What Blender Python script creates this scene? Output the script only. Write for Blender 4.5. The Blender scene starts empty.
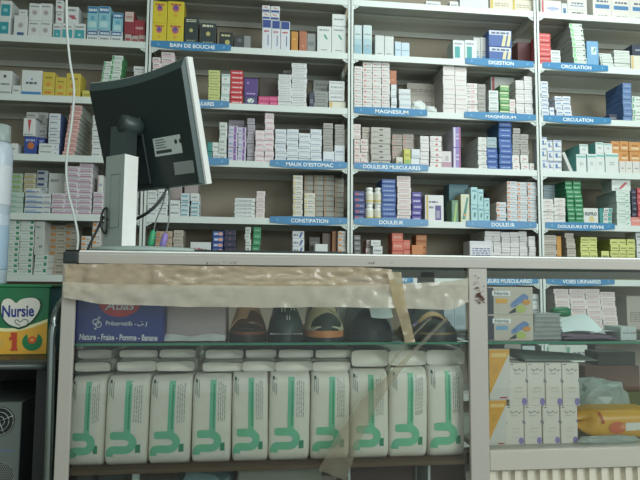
import bpy, bmesh, math, random
from mathutils import Vector, Matrix
random.seed(7)
R = math.radians
C = bpy.context.scene.collection
SC = bpy.context.scene

# ------------------------------------------------------------------ camera
CZ = 0.93                      # eye height
F_PX = 550.0
YAW, PIT, ROL = R(6.36), R(4.508), R(0.46)
def cam_basis():
    f = Vector((math.sin(YAW)*math.cos(PIT), math.cos(YAW)*math.cos(PIT), math.sin(PIT)))
    r = Vector((math.cos(YAW), -math.sin(YAW), 0)); u = r.cross(f)
    r2 = r*math.cos(ROL)+u*math.sin(ROL); u2 = u*math.cos(ROL)-r*math.sin(ROL)
    return r2, u2, f
RT, UP, FW = cam_basis()
cd = bpy.data.cameras.new('camera'); cam = bpy.data.objects.new('camera', cd); C.objects.link(cam)
cd.sensor_width = 36; cd.sensor_fit = 'HORIZONTAL'; cd.lens = F_PX*36/640; cd.clip_start = 0.05; cd.clip_end = 60
M = Matrix((RT, UP, -FW)).transposed().to_4x4(); M.translation = Vector((0, 0, CZ)); cam.matrix_world = M
SC.camera = cam
def at(px, py, Y):
    """world point on the vertical plane at depth Y seen through photo pixel (px, py)"""
    d = FW + RT*((px-320)/F_PX) + UP*((240-py)/F_PX)
    t = Y/d.y
    return Vector((d.x*t, Y, CZ+d.z*t))

# ------------------------------------------------------------------ light
w = bpy.data.worlds.new('world'); SC.world = w; w.use_nodes = True
w.node_tree.nodes['Background'].inputs[0].default_value = (0.86, 1.0, 0.96, 1)
w.node_tree.nodes['Background'].inputs[1].default_value = 0.64
def area(name, loc, target, sx, sy, power, col):
    l = bpy.data.lights.new(name, 'AREA'); l.shape = 'RECTANGLE'; l.size = sx; l.size_y = sy
    l.energy = power; l.color = col
    o = bpy.data.objects.new(name, l); C.objects.link(o); o.location = loc
    o.rotation_euler = (Vector(target)-Vector(loc)).to_track_quat('-Z', 'Y').to_euler()
    return o
area('ceiling_tube_light', (1.5, 1.85, 2.78), (1.5, 2.6, 0), 1.9, 0.3, 21, (0.93, 1.0, 0.98))
area('shop_front_daylight', (2.3, -1.4, 2.05), (0.6, 2.4, 0.8), 2.2, 1.3, 80, (0.92, 1.0, 0.98))
area('ceiling_front_light', (-0.2, -0.6, 2.6), (0.1, 1.6, 0.7), 1.2, 0.6, 14, (1.0, 1.0, 0.94))
SC.view_settings.view_transform = 'Standard'; SC.view_settings.look = 'None'
SC.view_settings.gamma = 1; SC.view_settings.use_curve_mapping = False
SC.view_settings.exposure = 0.0

# ------------------------------------------------------------------ materials
def lin(c):
    return c/12.92 if c <= .04045 else ((c+.055)/1.055)**2.4
def hexc(h):
    h = h.lstrip('#')
    if len(h) == 3: h = h[0]*2+h[1]*2+h[2]*2
    return tuple(lin(int(h[i:i+2], 16)/255) for i in (0, 2, 4))+(1,)
_m = {}
def mat(h, rough=.5, metal=0, var=.05, scale=60, bump=0):
    k = (h, rough, metal, var, scale, bump)
    if k in _m: return _m[k]
    m = bpy.data.materials.new('surface_'+h.strip('#')); m.use_nodes = True
    n = m.node_tree; b = n.nodes['Principled BSDF']
    b.inputs['Roughness'].default_value = rough; b.inputs['Metallic'].default_value = metal
    tc = n.nodes.new('ShaderNodeTexCoord'); nz = n.nodes.new('ShaderNodeTexNoise'); nz.inputs['Scale'].default_value = scale
    n.links.new(tc.outputs['Object'], nz.inputs['Vector'])
    mr = n.nodes.new('ShaderNodeMapRange'); mr.inputs[3].default_value = 1-var; mr.inputs[4].default_value = 1+var
    n.links.new(nz.outputs[0], mr.inputs[0])
    mx = n.nodes.new('ShaderNodeVectorMath'); mx.operation = 'SCALE'; mx.inputs[0].default_value = hexc(h)[:3]
    n.links.new(mr.outputs[0], mx.inputs['Scale']); n.links.new(mx.outputs[0], b.inputs['Base Color'])
    if bump:
        bp = n.nodes.new('ShaderNodeBump'); bp.inputs['Strength'].default_value = bump; bp.inputs['Distance'].default_value = .004
        n.links.new(nz.outputs[0], bp.inputs['Height']); n.links.new(bp.outputs[0], b.inputs['Normal'])
    _m[k] = m; return m
def glassy(name, tint, refl=.06, rough=.02, body=0, bodycol='#cccccc'):
    m = bpy.data.materials.new(name); m.use_nodes = True; n = m.node_tree; n.nodes.clear()
    o = n.nodes.new('ShaderNodeOutputMaterial'); t = n.nodes.new('ShaderNodeBsdfTransparent'); t.inputs[0].default_value = hexc(tint)
    g = n.nodes.new('ShaderNodeBsdfGlossy'); g.inputs['Roughness'].default_value = rough
    fr = n.nodes.new('ShaderNodeFresnel'); fr.inputs[0].default_value = 1.45
    mx = n.nodes.new('ShaderNodeMixShader'); n.links.new(fr.outputs[0], mx.inputs[0]); n.links.new(g.outputs[0], mx.inputs[2])
    if body:
        d = n.nodes.new('ShaderNodeBsdfDiffuse'); d.inputs[0].default_value = hexc(bodycol)
        tr = n.nodes.new('ShaderNodeBsdfTranslucent'); tr.inputs[0].default_value = hexc(bodycol)
        a = n.nodes.new('ShaderNodeMixShader'); a.inputs[0].default_value = .4
        n.links.new(d.outputs[0], a.inputs[1]); n.links.new(tr.outputs[0], a.inputs[2])
        nz = n.nodes.new('ShaderNodeTexNoise'); nz.inputs['Scale'].default_value = 35; nz.inputs['Detail'].default_value = 4
        tc = n.nodes.new('ShaderNodeTexCoord'); n.links.new(tc.outputs['Object'], nz.inputs['Vector'])
        mr = n.nodes.new('ShaderNodeMapRange'); mr.inputs[1].default_value = .3; mr.inputs[2].default_value = .7
        mr.inputs[3].default_value = max(0, body-.07); mr.inputs[4].default_value = min(1, body+.07)
        n.links.new(nz.outputs[0], mr.inputs[0])
        b = n.nodes.new('ShaderNodeMixShader'); n.links.new(mr.outputs[0], b.inputs[0])
        n.links.new(t.outputs[0], b.inputs[1]); n.links.new(a.outputs[0], b.inputs[2]); n.links.new(b.outputs[0], mx.inputs[1])
    else: n.links.new(t.outputs[0], mx.inputs[1])
    n.links.new(mx.outputs[0], o.inputs[0]); return m
GLASS = glassy('clear_glass', '#fbfdfc'); GLASS_SHELF = glassy('shelf_glass', '#f2faf6'); 
FILM = glassy('brown_tape_film', '#e8dcc8', rough=.12, body=.84, bodycol='#cbb99f')
FILMW = glassy('clear_tape_film', '#eeeade', rough=.12, body=.8, bodycol='#d3cdbd')
FILMY = glassy('yellowed_tape_film', '#e8e0c8', rough=.2, body=.62, bodycol='#c4b492')
FILMC = glassy('thin_tape_film', '#e6e2d6', rough=.2, body=.34, bodycol='#aaa593')
PLAST = glassy('clear_plastic', '#eef2f0', rough=.15, body=.6, bodycol='#f2f6f4')
BAGP = glassy('white_bag_film', '#eef2f0', rough=.3, body=.72, bodycol='#c9d6cf')

# ------------------------------------------------------------------ mesh helpers
class MB:
    def __init__(s): s.v = []; s.f = []; s.mi = []; s.mats = []; s.sm = []
    def m(s, mt):
        if mt not in s.mats: s.mats.append(mt)
        return s.mats.index(mt)
    def add(s, vs, fs, mt, smooth=False):
        b = len(s.v); s.v += [tuple(v) for v in vs]; k = s.m(mt)
        for f in fs: s.f.append([b+i for i in f]); s.mi.append(k); s.sm.append(smooth)
    def box(s, x0, y0, z0, x1, y1, z1, mt, c=0, side=None, top=None):
        if x1 < x0: x0, x1 = x1, x0
        if c <= 0:
            vs = [(x, y, z) for x in (x0, x1) for y in (y0, y1) for z in (z0, z1)]
            s.add(vs, [(0, 1, 3, 2)], side or mt); s.add(vs, [(4, 6, 7, 5)], side or mt)
            s.add(vs, [(0, 4, 5, 1)], mt); s.add(vs, [(2, 3, 7, 6)], mt)
            s.add(vs, [(0, 2, 6, 4)], top or mt); s.add(vs, [(1, 5, 7, 3)], top or mt); return
        bm = bmesh.new(); bmesh.ops.create_cube(bm, size=1)
        for v in bm.verts:
            v.co = Vector(((x0+x1)/2+v.co.x*(x1-x0), (y0+y1)/2+v.co.y*(y1-y0), (z0+z1)/2+v.co.z*(z1-z0)))
        c = min(c, .3*min(x1-x0, y1-y0, z1-z0))
        bmesh.ops.bevel(bm, geom=bm.edges[:], offset=c, segments=2 if c > .003 else 1, affect='EDGES', profile=.6)
        bm.verts.index_update(); vs = [v.co.copy() for v in bm.verts]; bm.normal_update()
        for f in bm.faces:
            n = f.normal; mm = mt
            if side and abs(n.x) > .9: mm = side
            if top and abs(n.z) > .9: mm = top
            s.add([v.co.copy() for v in f.verts], [list(range(len(f.verts)))], mm)
        bm.free()
    def prism(s, pts, y0, y1, mt):
        """polygon in XZ extruded along Y"""
        n = len(pts); vs = [(x, y0, z) for x, z in pts]+[(x, y1, z) for x, z in pts]
        s.add(vs, [list(range(n)), list(range(2*n-1, n-1, -1))]+[(i, i+n, (i+1) % n+n, (i+1) % n) for i in range(n)], mt)
    def disc(s, cx, y, cz, rx, rz, mt, n=16):
        s.add([(cx+rx*math.cos(2*math.pi*i/n), y, cz+rz*math.sin(2*math.pi*i/n)) for i in range(n)], [list(range(n))], mt)
    def tube(s, pts, r, mt, n=8):
        pts = [Vector(p) for p in pts]; rings = []
        up = Vector((0.13, 0.31, 0.94))
        for i, p in enumerate(pts):
            d = (pts[min(i+1, len(pts)-1)]-pts[max(i-1, 0)]).normalized()
            a = d.cross(up)
            if a.length < .1: a = d.cross(Vector((1, 0, 0)))
            a.normalize(); b = d.cross(a); rr = r[i] if isinstance(r, (list, tuple)) else r
            rings.append([p+a*rr*math.cos(2*math.pi*k/n)+b*rr*math.sin(2*math.pi*k/n) for k in range(n)])
        vs = [v for g in rings for v in g]; fs = []
        for i in range(len(pts)-1):
            for k in range(n): fs.append((i*n+k, i*n+(k+1) % n, (i+1)*n+(k+1) % n, (i+1)*n+k))
        fs.append(list(range(n))[::-1]); fs.append([(len(pts)-1)*n+k for k in range(n)])
        s.add(vs, fs, mt, True)
    def grid(s, fn, nu, nv, mt, smooth=True, flip=False):
        vs = [fn(i/nu, j/nv) for j in range(nv+1) for i in range(nu+1)]
        fs = []
        for j in range(nv):
            for i in range(nu):
                a = j*(nu+1)+i; q = (a, a+1, a+nu+2, a+nu+1); fs.append(q[::-1] if flip else q)
        s.add(vs, fs, mt, smooth)
    def mesh(s, name):
        me = bpy.data.meshes.new(name); me.from_pydata(s.v, [], s.f)
        for mm in s.mats: me.materials.append(mm)
        for p, k, sm in zip(me.polygons, s.mi, s.sm): p.material_index = k; p.use_smooth = sm
        me.update(); return me
    def obj(s, name, parent=None, loc=None):
        o = bpy.data.objects.new(name, s.mesh(name)); C.objects.link(o)
        if parent: o.parent = parent
        if loc: o.location = loc
        return o
def tag(o, label, cat, group=None, kind=None):
    if label: o['label'] = label
    if cat: o['category'] = cat
    if group: o['group'] = group
    if kind: o['kind'] = kind
    return o
def struct(o): o['kind'] = 'structure'; return o
def empty(name, loc, label, cat, group=None):
    o = bpy.data.objects.new(name, None); C.objects.link(o); o.location = loc; o.empty_display_size = .05
    return tag(o, label, cat, group)
def catmull(pts, k=6):
    pts = [Vector(p) for p in pts]; out = []
    for i in range(len(pts)-1):
        p0 = pts[max(i-1, 0)]; p1 = pts[i]; p2 = pts[i+1]; p3 = pts[min(i+2, len(pts)-1)]
        for j in range(k):
            t = j/k; out.append(.5*((2*p1)+(p2-p0)*t+(2*p0-5*p1+4*p2-p3)*t*t+(3*p1-p0-3*p2+p3)*t*t*t))
    return out+[pts[-1]]
def text_obj(name, body, parent, x, z, y, width, height, mt, bold=.0, rot=0, shear=0, z0=0, matrix=None):
    """flat lettering fitted to width x height, centred at (x, z) on plane y, facing -Y"""
    cu = bpy.data.curves.new('lettering', 'FONT'); cu.body = body; cu.align_x = 'CENTER'; cu.align_y = 'CENTER'; cu.offset = bold; cu.shear = shear
    cu.resolution_u = 3
    t = bpy.data.objects.new('lettering', cu); C.objects.link(t)
    dg = bpy.context.evaluated_depsgraph_get(); me = bpy.data.meshes.new_from_object(t.evaluated_get(dg))
    bpy.data.objects.remove(t); bpy.data.curves.remove(cu)
    xs = [v.co.x for v in me.vertices]; ys = [v.co.y for v in me.vertices]
    cx, cy = (min(xs)+max(xs))/2, (min(ys)+max(ys))/2
    sx = width/(max(xs)-min(xs)); sy = height/(max(ys)-min(ys))
    for v in me.vertices:
        a = (v.co.x-cx)*sx; b = (v.co.y-cy)*sy
        a, b = a*math.cos(rot)-b*math.sin(rot), a*math.sin(rot)+b*math.cos(rot)
        v.co = Vector((a, 0, b))
    me.materials.clear(); me.materials.append(mt); me.name = name
    o = bpy.data.objects.new(name, me); C.objects.link(o)
    if parent: o.parent = parent
    o.location = (x, y, z)
    if matrix is not None: o.matrix_local = matrix @ Matrix.Translation((x, y, z))
    return o

# ------------------------------------------------------------------ room
YF = 2.686          # front plane of the wall shelving
YB = 3.02           # wall behind it
WALL = mat('#9e9686', .85, var=.10, scale=3)
def slab(name, a, b, m): mb = MB(); mb.box(*a, *b, m); return struct(mb.obj(name))
slab('floor', (-3.2, -2.2, -.05), (3.6, YB, 0), mat('#8d8a82', .5, scale=4))
slab('ceiling', (-3.2, -2.2, 2.85), (3.6, YB, 2.90), mat('#c9ccc6', .9))
slab('wall_back', (-3.2, YB, 0), (3.6, YB+.1, 2.85), WALL)
slab('wall_left', (-2.0, -.6, 0), (-1.9, YB, 2.85), mat('#7f7f74', .9, scale=3))
slab('wall_right', (2.75, .6, 0), (2.85, YB, 2.85), mat('#b9bcb2', .9, scale=3))

# ------------------------------------------------------------------ wall shelving
SHM = mat('#ced9d5', .42, var=.04, scale=8)
UNM = mat('#c4c6be', .6, var=.06, scale=8)
BASE = [1.424, 1.138, .851, .565, .285, -.002, -.289, -.576, -.80]
SH = [CZ+b+.032 for b in BASE]            # shelf surface heights
PX0 = [-1.551, -.551, .449, 1.449, 2.449]
rack = empty('shelving_unit', (0, YF, 0), 'long white metal wall shelving holding rows of medicine boxes behind the counter', 'shelving')
def rel(mb, name, parent=rack, org=(0, YF, 0)):
    o = mb.obj(name, parent); me = o.data
    for v in me.vertices: v.co -= Vector(org)
    return o
for x in PX0:
    for (ya, sgn) in ((YF-.003, 1), (YB-.012, -1)):
        mb = MB(); mb.box(x-.0135, ya, 0.0, x+.0135, ya+.003, 2.6, SHM, 0)
        mb.box(x-.0025, ya, 0.0, x+.0025, ya+sgn*.028, 2.6, SHM, 0)
        for k in range(50 if sgn < 0 else 0):
            z = .03+k*.05
            for q in (-.007, .007): mb.disc(x+q, ya-.0003 if sgn > 0 else ya+.0035, z, .0018, .005, mat('#6f7672', .8), 8)
        rel(mb, 'upright')
for bi in range(4):
    x0, x1 = PX0[bi]+.015, PX0[bi+1]-.015
    for z in SH:
        mb = MB()
        mb.box(x0, YF, z-.0022, x1, YB-.014, z, SHM, 0, top=UNM)
        mb.box(x0, YF, z-.032, x1, YF+.002, z-.0022, SHM)                 # front lip
        mb.box(x0, YF+.002, z-.032, x1, YF+.014, z-.0305, UNM)              # return flange
        mb.box(x0, YB-.017, z-.032, x1, YB-.014, z-.0022, UNM)
        mb.box(x0, YF+.002, z-.032, x0+.002, YB-.017, z-.0022, UNM); mb.box(x1-.002, YF+.002, z-.032, x1, YB-.017, z-.0022, UNM)
        mb.box(x0+.002, YF+.13, z-.014, x1-.002, YF+.19, z-.0022, UNM, .003)  # stiffening channel
        rel(mb, 'shelf')
        for sx, xx in ((1, x0-.001), (-1, x1+.001)):
            g = MB(); g.prism([(xx, z-.0325), (xx+sx*.028, z-.0325), (xx+sx*.028, z-.036), (xx+sx*.004, z-.050), (xx, z-.050)], YF+.003, YF+.0055, SHM)
            g.disc(xx+sx*.010, YF+.0026, z-.040, .003, .003, mat('#55605c', .4, .6), 8)
            rel(g, 'gusset_plate')

# ------------------------------------------------------------------ signs on the shelf lips
SIGN = mat('#387dab', .35, var=.12, scale=25); INK = mat('#e6f0f2', .5)
def sign(row, x0, x1, text, t0, t1, label, accent=0):
    ym = {0: 0, 1: 50, 2: 108, 3: 163, 4: 219, 5: 279}[row]
    a = at(x0, ym, YF).x; b = at(x1, ym, YF).x; z = SH[row]; c = (a+b)/2; hw = (b-a)/2
    root = empty('shelf_sign', (c, YF-.004, z), label, 'shelf sign', None)
    mb = MB(); top = []; bot = []
    for i in range(25):
        u = -1+i/12; k = max(0, 1-abs(u)**1.6)
        top.append((u*hw, .0075+.0035*k)); bot.append((u*hw, -.021-.012*k))
    mb.prism(top+bot[::-1], -.0015, .0015, SIGN)
    # small pale arc near each end
    for sx in (-1, 1):
        mb.disc(sx*hw*.80, -.0018, -.007, .008, .006, mat('#78aecb', .5), 12); mb.disc(sx*hw*.78, -.0020, -.006, .007, .005, SIGN, 12)
    mb.obj('sign_board', root)
    if text:
        ta = at(t0, ym, YF).x; tb = at(t1, ym, YF).x
        text_obj('sign_lettering', text, root, (ta+tb)/2-c, -.0105, -.0024, tb-ta, .0195, INK, bold=.018)
sign(1, 151, 231, 'BAIN DE BOUCHE', 170, 215, 'blue shelf sign reading BAIN DE BOUCHE')
sign(1, 465, 533, 'DIGESTION', 488, 513, 'blue shelf sign reading DIGESTION')
sign(1, 542, 607, 'CIRCULATION', 560, 590, 'upper of the two blue shelf signs reading CIRCULATION')
sign(2, 150, 229, 'DOULEURS MUSCULAIRES', 165, 214, 'blue shelf sign half hidden behind monitor, its letters AIRES showing')
sign(2, 354, 427, 'MAGNESIUM', 375, 408, 'blue shelf sign reading MAGNESIUM under the red-dotted white boxes')
sign(2, 464, 535, 'MAGNÉSIUM', 485, 515, 'blue shelf sign reading MAGNÉSIUM under the green striped boxes')
sign(2, 543, 610, 'CIRCULATION', 562, 592, 'lower of the two blue shelf signs reading CIRCULATION')
sign(3, 150, 229, '', 0, 0, 'blue shelf sign right of monitor, no letters showing')
sign(3, 270, 347, "MAUX D'ESTOMAC", 286, 333, "blue shelf sign reading MAUX D'ESTOMAC")
sign(3, 354, 428, 'DOULEURS MUSCULAIRES', 363, 420, 'blue shelf sign reading DOULEURS MUSCULAIRES above the counter')
sign(4, 270, 347, 'CONSTIPATION', 291, 328, 'blue shelf sign reading CONSTIPATION')
sign(4, 354, 428, 'DOULEUR', 379, 403, 'blue shelf sign reading DOULEUR under the two white bottles')
sign(4, 466, 536, 'DOULEUR', 491, 514, 'blue shelf sign reading DOULEUR under the orange-striped white boxes')
sign(4, 545, 614, 'DOULEURS ET FIÈVRE', 557, 603, 'blue shelf sign reading DOULEURS ET FIÈVRE')
sign(5, 345, 413, 'DIGESTION', 382, 406, 'blue shelf sign behind the tape on the case, ending in ION')
sign(5, 466, 538, 'DOULEURS MUSCULAIRES', 474, 531, 'blue shelf sign seen through right case above the glove boxes')
sign(5, 546, 614, 'VOIES URINAIRES', 562, 600, 'blue shelf sign seen through right case above the white papers')

# ------------------------------------------------------------------ medicine boxes
W1, W2, W3 = '#dfe5e4', '#d3dadb', '#e6e6e0'
TX = '#7d8890'
def T(u0, v0, u1, v1, c=TX): return ('t', u0, v0, u1, v1, c)
def Q(u0, v0, u1, v1, c): return ('r', u0, v0, u1, v1, c)
def D(u, v, r, c): return ('d', u, v, r, c)
S = {
 'teal': (W1, None, [Q(.08, .1, .95, .8, '#2b98a6'), Q(.3, .35, .7, .55, '#8cd0d4')]),
 'round': (W1, None, [D(.5, .45, .25, '#b9b4b4'), D(.5, .45, .12, '#a89a9c'), T(.1, .8, .9, .9)]),
 'roundblue': (W1, None, [D(.5, .55, .22, '#b9b4b4'), D(.5, .55, .1, '#a89a9c'), Q(.25, .02, .8, .2, '#41618f')]),
 'whiteplain': (W1, None, [T(.15, .4, .85, .6)]),
 'redmotif': (W1, None, [Q(.2, .35, .75, .5, '#b05566'), Q(.4, .25, .9, .36, '#b05566'), T(.1, .75, .8, .9)]),
 'tealbot': (W1, None, [Q(.03, .02, .97, .62, '#3fa3ae'), D(.5, .3, .12, '#bfe3e4'), T(.1, .75, .9, .88)]),
 'aqua': ('#8cc6d6', None, [Q(0, .72, 1, 1, '#2c6ea8'), T(.08, .8, .92, .94, '#e4f0f4'), Q(.1, .1, .9, .35, '#b9e2e6'), Q(.3, .42, .7, .6, '#5ea8c4')]),
 'bluecap': (W1, None, [Q(0, .55, 1, 1, '#2c5ea0'), T(.1, .65, .9, .9, '#e4f0f4'), T(.1, .15, .9, .35)]),
 'redw': ('#8c2b38', None, [Q(0, .55, 1, 1, '#cfc0b8'), T(.15, .7, .85, .85, '#9a3c40')]),
 'red': ('#9c2e3a', None, [T(.1, .4, .9, .6, '#d4b0ae')]),
 'smallred': ('#b9a9a4', None, [Q(.05, .2, .95, .55, '#9c4a50')]),
 'whitedark': (W1, None, [D(.45, .78, .14, '#4a5560'), T(.1, .4, .9, .5), Q(0, .05, 1, .12, '#9aa8a8')]),
 'bluebottom': (W1, None, [Q(0, .03, 1, .14, '#3e86c4'), T(.2, .45, .8, .56, '#49546a'), D(.5, .65, .05, '#3e86c4')]),
 'yellow': ('#cfb944', None, [D(.5, .5, .2, '#d98a3a'), T(.2, .75, .85, .84, '#8a7a2a'), T(.2, .1, .8, .2, '#d9603a'), Q(.1, .3, .9, .36, '#d9d06a')]),
 'yellowlow': ('#cfc65a', None, [T(.1, .3, .9, .6, '#9a8a3a')]),
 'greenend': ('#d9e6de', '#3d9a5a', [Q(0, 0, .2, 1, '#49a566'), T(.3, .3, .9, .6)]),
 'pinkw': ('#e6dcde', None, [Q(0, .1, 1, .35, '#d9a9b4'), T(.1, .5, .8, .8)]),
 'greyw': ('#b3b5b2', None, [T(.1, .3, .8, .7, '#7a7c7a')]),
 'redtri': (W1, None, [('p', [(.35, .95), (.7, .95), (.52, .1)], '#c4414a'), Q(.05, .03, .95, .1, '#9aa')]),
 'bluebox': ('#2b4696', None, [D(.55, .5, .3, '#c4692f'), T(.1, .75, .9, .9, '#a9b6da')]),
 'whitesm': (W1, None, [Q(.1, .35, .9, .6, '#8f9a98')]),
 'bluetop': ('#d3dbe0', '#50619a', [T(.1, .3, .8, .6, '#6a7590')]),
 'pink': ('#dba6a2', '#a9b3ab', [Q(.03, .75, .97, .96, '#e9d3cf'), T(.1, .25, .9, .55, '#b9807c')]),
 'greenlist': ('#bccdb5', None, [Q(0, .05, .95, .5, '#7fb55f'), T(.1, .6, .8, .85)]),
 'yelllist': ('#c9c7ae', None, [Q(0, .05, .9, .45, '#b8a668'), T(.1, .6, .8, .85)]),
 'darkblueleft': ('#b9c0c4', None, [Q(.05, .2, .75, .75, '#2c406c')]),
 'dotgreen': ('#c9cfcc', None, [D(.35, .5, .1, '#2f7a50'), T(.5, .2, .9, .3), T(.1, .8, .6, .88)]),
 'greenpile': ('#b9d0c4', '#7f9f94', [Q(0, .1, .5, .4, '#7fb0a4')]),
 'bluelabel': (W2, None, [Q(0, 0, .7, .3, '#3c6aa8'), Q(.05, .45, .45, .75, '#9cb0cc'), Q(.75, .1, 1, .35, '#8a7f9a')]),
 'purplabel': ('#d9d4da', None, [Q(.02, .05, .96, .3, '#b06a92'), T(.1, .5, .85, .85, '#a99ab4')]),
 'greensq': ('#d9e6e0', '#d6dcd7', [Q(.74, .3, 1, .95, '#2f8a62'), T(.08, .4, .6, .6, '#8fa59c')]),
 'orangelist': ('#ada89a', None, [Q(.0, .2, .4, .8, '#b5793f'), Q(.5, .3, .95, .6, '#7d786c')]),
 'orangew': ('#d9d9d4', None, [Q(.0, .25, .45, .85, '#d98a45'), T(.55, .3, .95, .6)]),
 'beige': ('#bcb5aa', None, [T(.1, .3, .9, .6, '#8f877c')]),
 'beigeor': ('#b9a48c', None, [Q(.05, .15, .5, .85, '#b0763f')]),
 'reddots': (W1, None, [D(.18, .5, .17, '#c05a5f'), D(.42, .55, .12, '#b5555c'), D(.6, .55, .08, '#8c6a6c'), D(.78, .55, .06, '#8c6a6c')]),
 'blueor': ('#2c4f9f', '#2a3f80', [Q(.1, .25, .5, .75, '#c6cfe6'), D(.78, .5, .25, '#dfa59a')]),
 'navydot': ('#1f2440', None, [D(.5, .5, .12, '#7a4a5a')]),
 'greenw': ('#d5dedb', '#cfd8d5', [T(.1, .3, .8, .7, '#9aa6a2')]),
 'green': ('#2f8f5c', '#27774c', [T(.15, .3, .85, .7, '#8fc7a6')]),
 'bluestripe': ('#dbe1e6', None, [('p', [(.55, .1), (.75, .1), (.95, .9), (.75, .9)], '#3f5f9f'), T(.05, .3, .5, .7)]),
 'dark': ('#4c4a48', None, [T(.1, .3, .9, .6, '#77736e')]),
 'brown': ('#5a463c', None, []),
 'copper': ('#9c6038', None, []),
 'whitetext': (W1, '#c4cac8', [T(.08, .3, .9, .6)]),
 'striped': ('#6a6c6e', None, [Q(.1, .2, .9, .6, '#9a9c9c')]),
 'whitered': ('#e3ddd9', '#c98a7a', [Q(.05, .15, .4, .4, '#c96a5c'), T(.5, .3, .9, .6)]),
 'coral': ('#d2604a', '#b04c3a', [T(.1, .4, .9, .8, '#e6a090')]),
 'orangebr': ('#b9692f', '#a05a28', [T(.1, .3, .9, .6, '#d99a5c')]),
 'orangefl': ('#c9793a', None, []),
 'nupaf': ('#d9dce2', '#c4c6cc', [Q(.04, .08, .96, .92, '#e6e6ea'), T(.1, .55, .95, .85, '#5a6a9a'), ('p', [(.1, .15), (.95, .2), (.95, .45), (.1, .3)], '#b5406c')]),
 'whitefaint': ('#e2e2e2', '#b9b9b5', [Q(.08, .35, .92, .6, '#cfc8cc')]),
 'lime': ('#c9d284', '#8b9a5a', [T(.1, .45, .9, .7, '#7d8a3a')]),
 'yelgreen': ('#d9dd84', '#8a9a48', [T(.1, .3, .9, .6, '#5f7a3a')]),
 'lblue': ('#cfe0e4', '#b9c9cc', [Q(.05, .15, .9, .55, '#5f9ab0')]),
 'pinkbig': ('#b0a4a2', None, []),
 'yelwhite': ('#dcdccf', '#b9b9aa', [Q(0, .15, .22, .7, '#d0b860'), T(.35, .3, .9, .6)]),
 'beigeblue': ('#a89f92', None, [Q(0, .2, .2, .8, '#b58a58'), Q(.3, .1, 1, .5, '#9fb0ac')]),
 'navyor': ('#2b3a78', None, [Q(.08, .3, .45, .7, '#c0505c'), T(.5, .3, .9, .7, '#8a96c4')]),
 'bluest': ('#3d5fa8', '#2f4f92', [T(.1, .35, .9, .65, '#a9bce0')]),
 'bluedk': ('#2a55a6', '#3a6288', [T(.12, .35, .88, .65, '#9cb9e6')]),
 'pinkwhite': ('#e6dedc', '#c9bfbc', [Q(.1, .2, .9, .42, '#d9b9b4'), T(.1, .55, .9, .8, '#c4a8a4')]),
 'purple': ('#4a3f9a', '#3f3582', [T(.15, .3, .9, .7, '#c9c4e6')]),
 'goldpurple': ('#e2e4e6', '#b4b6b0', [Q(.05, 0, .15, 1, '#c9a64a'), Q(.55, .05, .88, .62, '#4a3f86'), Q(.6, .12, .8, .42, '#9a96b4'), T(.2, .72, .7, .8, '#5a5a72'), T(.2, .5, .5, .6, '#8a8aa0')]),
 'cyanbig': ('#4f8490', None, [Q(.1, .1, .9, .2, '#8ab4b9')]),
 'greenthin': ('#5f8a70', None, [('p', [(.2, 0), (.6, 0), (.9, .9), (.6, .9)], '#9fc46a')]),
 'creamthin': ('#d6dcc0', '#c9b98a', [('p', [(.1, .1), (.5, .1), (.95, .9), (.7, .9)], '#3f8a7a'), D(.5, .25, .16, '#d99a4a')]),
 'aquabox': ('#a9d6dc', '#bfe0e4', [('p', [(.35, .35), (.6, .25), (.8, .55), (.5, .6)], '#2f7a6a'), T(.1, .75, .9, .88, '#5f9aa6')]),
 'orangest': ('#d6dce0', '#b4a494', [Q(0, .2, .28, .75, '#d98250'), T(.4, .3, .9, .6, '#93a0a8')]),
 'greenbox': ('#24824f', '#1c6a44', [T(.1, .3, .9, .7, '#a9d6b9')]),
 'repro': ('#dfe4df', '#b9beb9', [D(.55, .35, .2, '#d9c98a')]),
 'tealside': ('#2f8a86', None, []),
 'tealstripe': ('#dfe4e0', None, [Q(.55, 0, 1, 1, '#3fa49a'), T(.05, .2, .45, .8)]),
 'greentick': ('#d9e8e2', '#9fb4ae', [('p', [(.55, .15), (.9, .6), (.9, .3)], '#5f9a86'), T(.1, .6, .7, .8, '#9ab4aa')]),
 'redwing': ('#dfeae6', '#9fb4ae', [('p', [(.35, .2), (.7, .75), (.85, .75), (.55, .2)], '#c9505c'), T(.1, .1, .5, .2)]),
 'navyside': ('#2c3048', None, [T(.1, .3, .9, .6, '#8a8a9a')]),
 'redpink': ('#c44a50', None, [T(.1, .3, .9, .6, '#e6a0a0')]),
 'coralpink': ('#e08a80', '#a05a50', [T(.1, .5, .9, .8, '#f0c0b4')]),
 'lavender': ('#cfcbe0', '#a9a6b4', [Q(.6, 0, .9, 1, '#7a4fa0'), T(.05, .3, .5, .7, '#7fa0c4')]),
 'greylav': ('#aaa6b0', None, [T(.1, .3, .9, .6, '#8a8694')]),
 'pinklist': ('#e8dfe2', '#c9bcc0', [Q(.1, .1, .9, .3, '#d99aa8')]),
 'bluelist': ('#dde4ea', '#b9c2c8', [Q(.08, .2, .92, .4, '#9fb2c9')]),
 'greymid': ('#a5a39e', None, [T(.1, .3, .9, .7, '#86847f')]),
 'pinkdot': ('#e0d6d2', None, [D(.3, .5, .2, '#d0848a'), T(.5, .3, .95, .6, '#b0a6a4')]),
 'darkmark': ('#b9b7ae', '#a09e96', [Q(.42, .4, .62, .75, '#4c4a46'), T(.1, .1, .35, .3, '#8a8880')]),
 'greypink': ('#a59a94', None, [Q(.05, .2, .3, .7, '#b9807c'), T(.4, .3, .9, .6, '#857a76')]),
 'yellgreen': ('#cfd05a', None, [Q(.1, .1, .9, .4, '#8ab85a'), T(.1, .6, .9, .8, '#8a8a3a')]),
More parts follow.
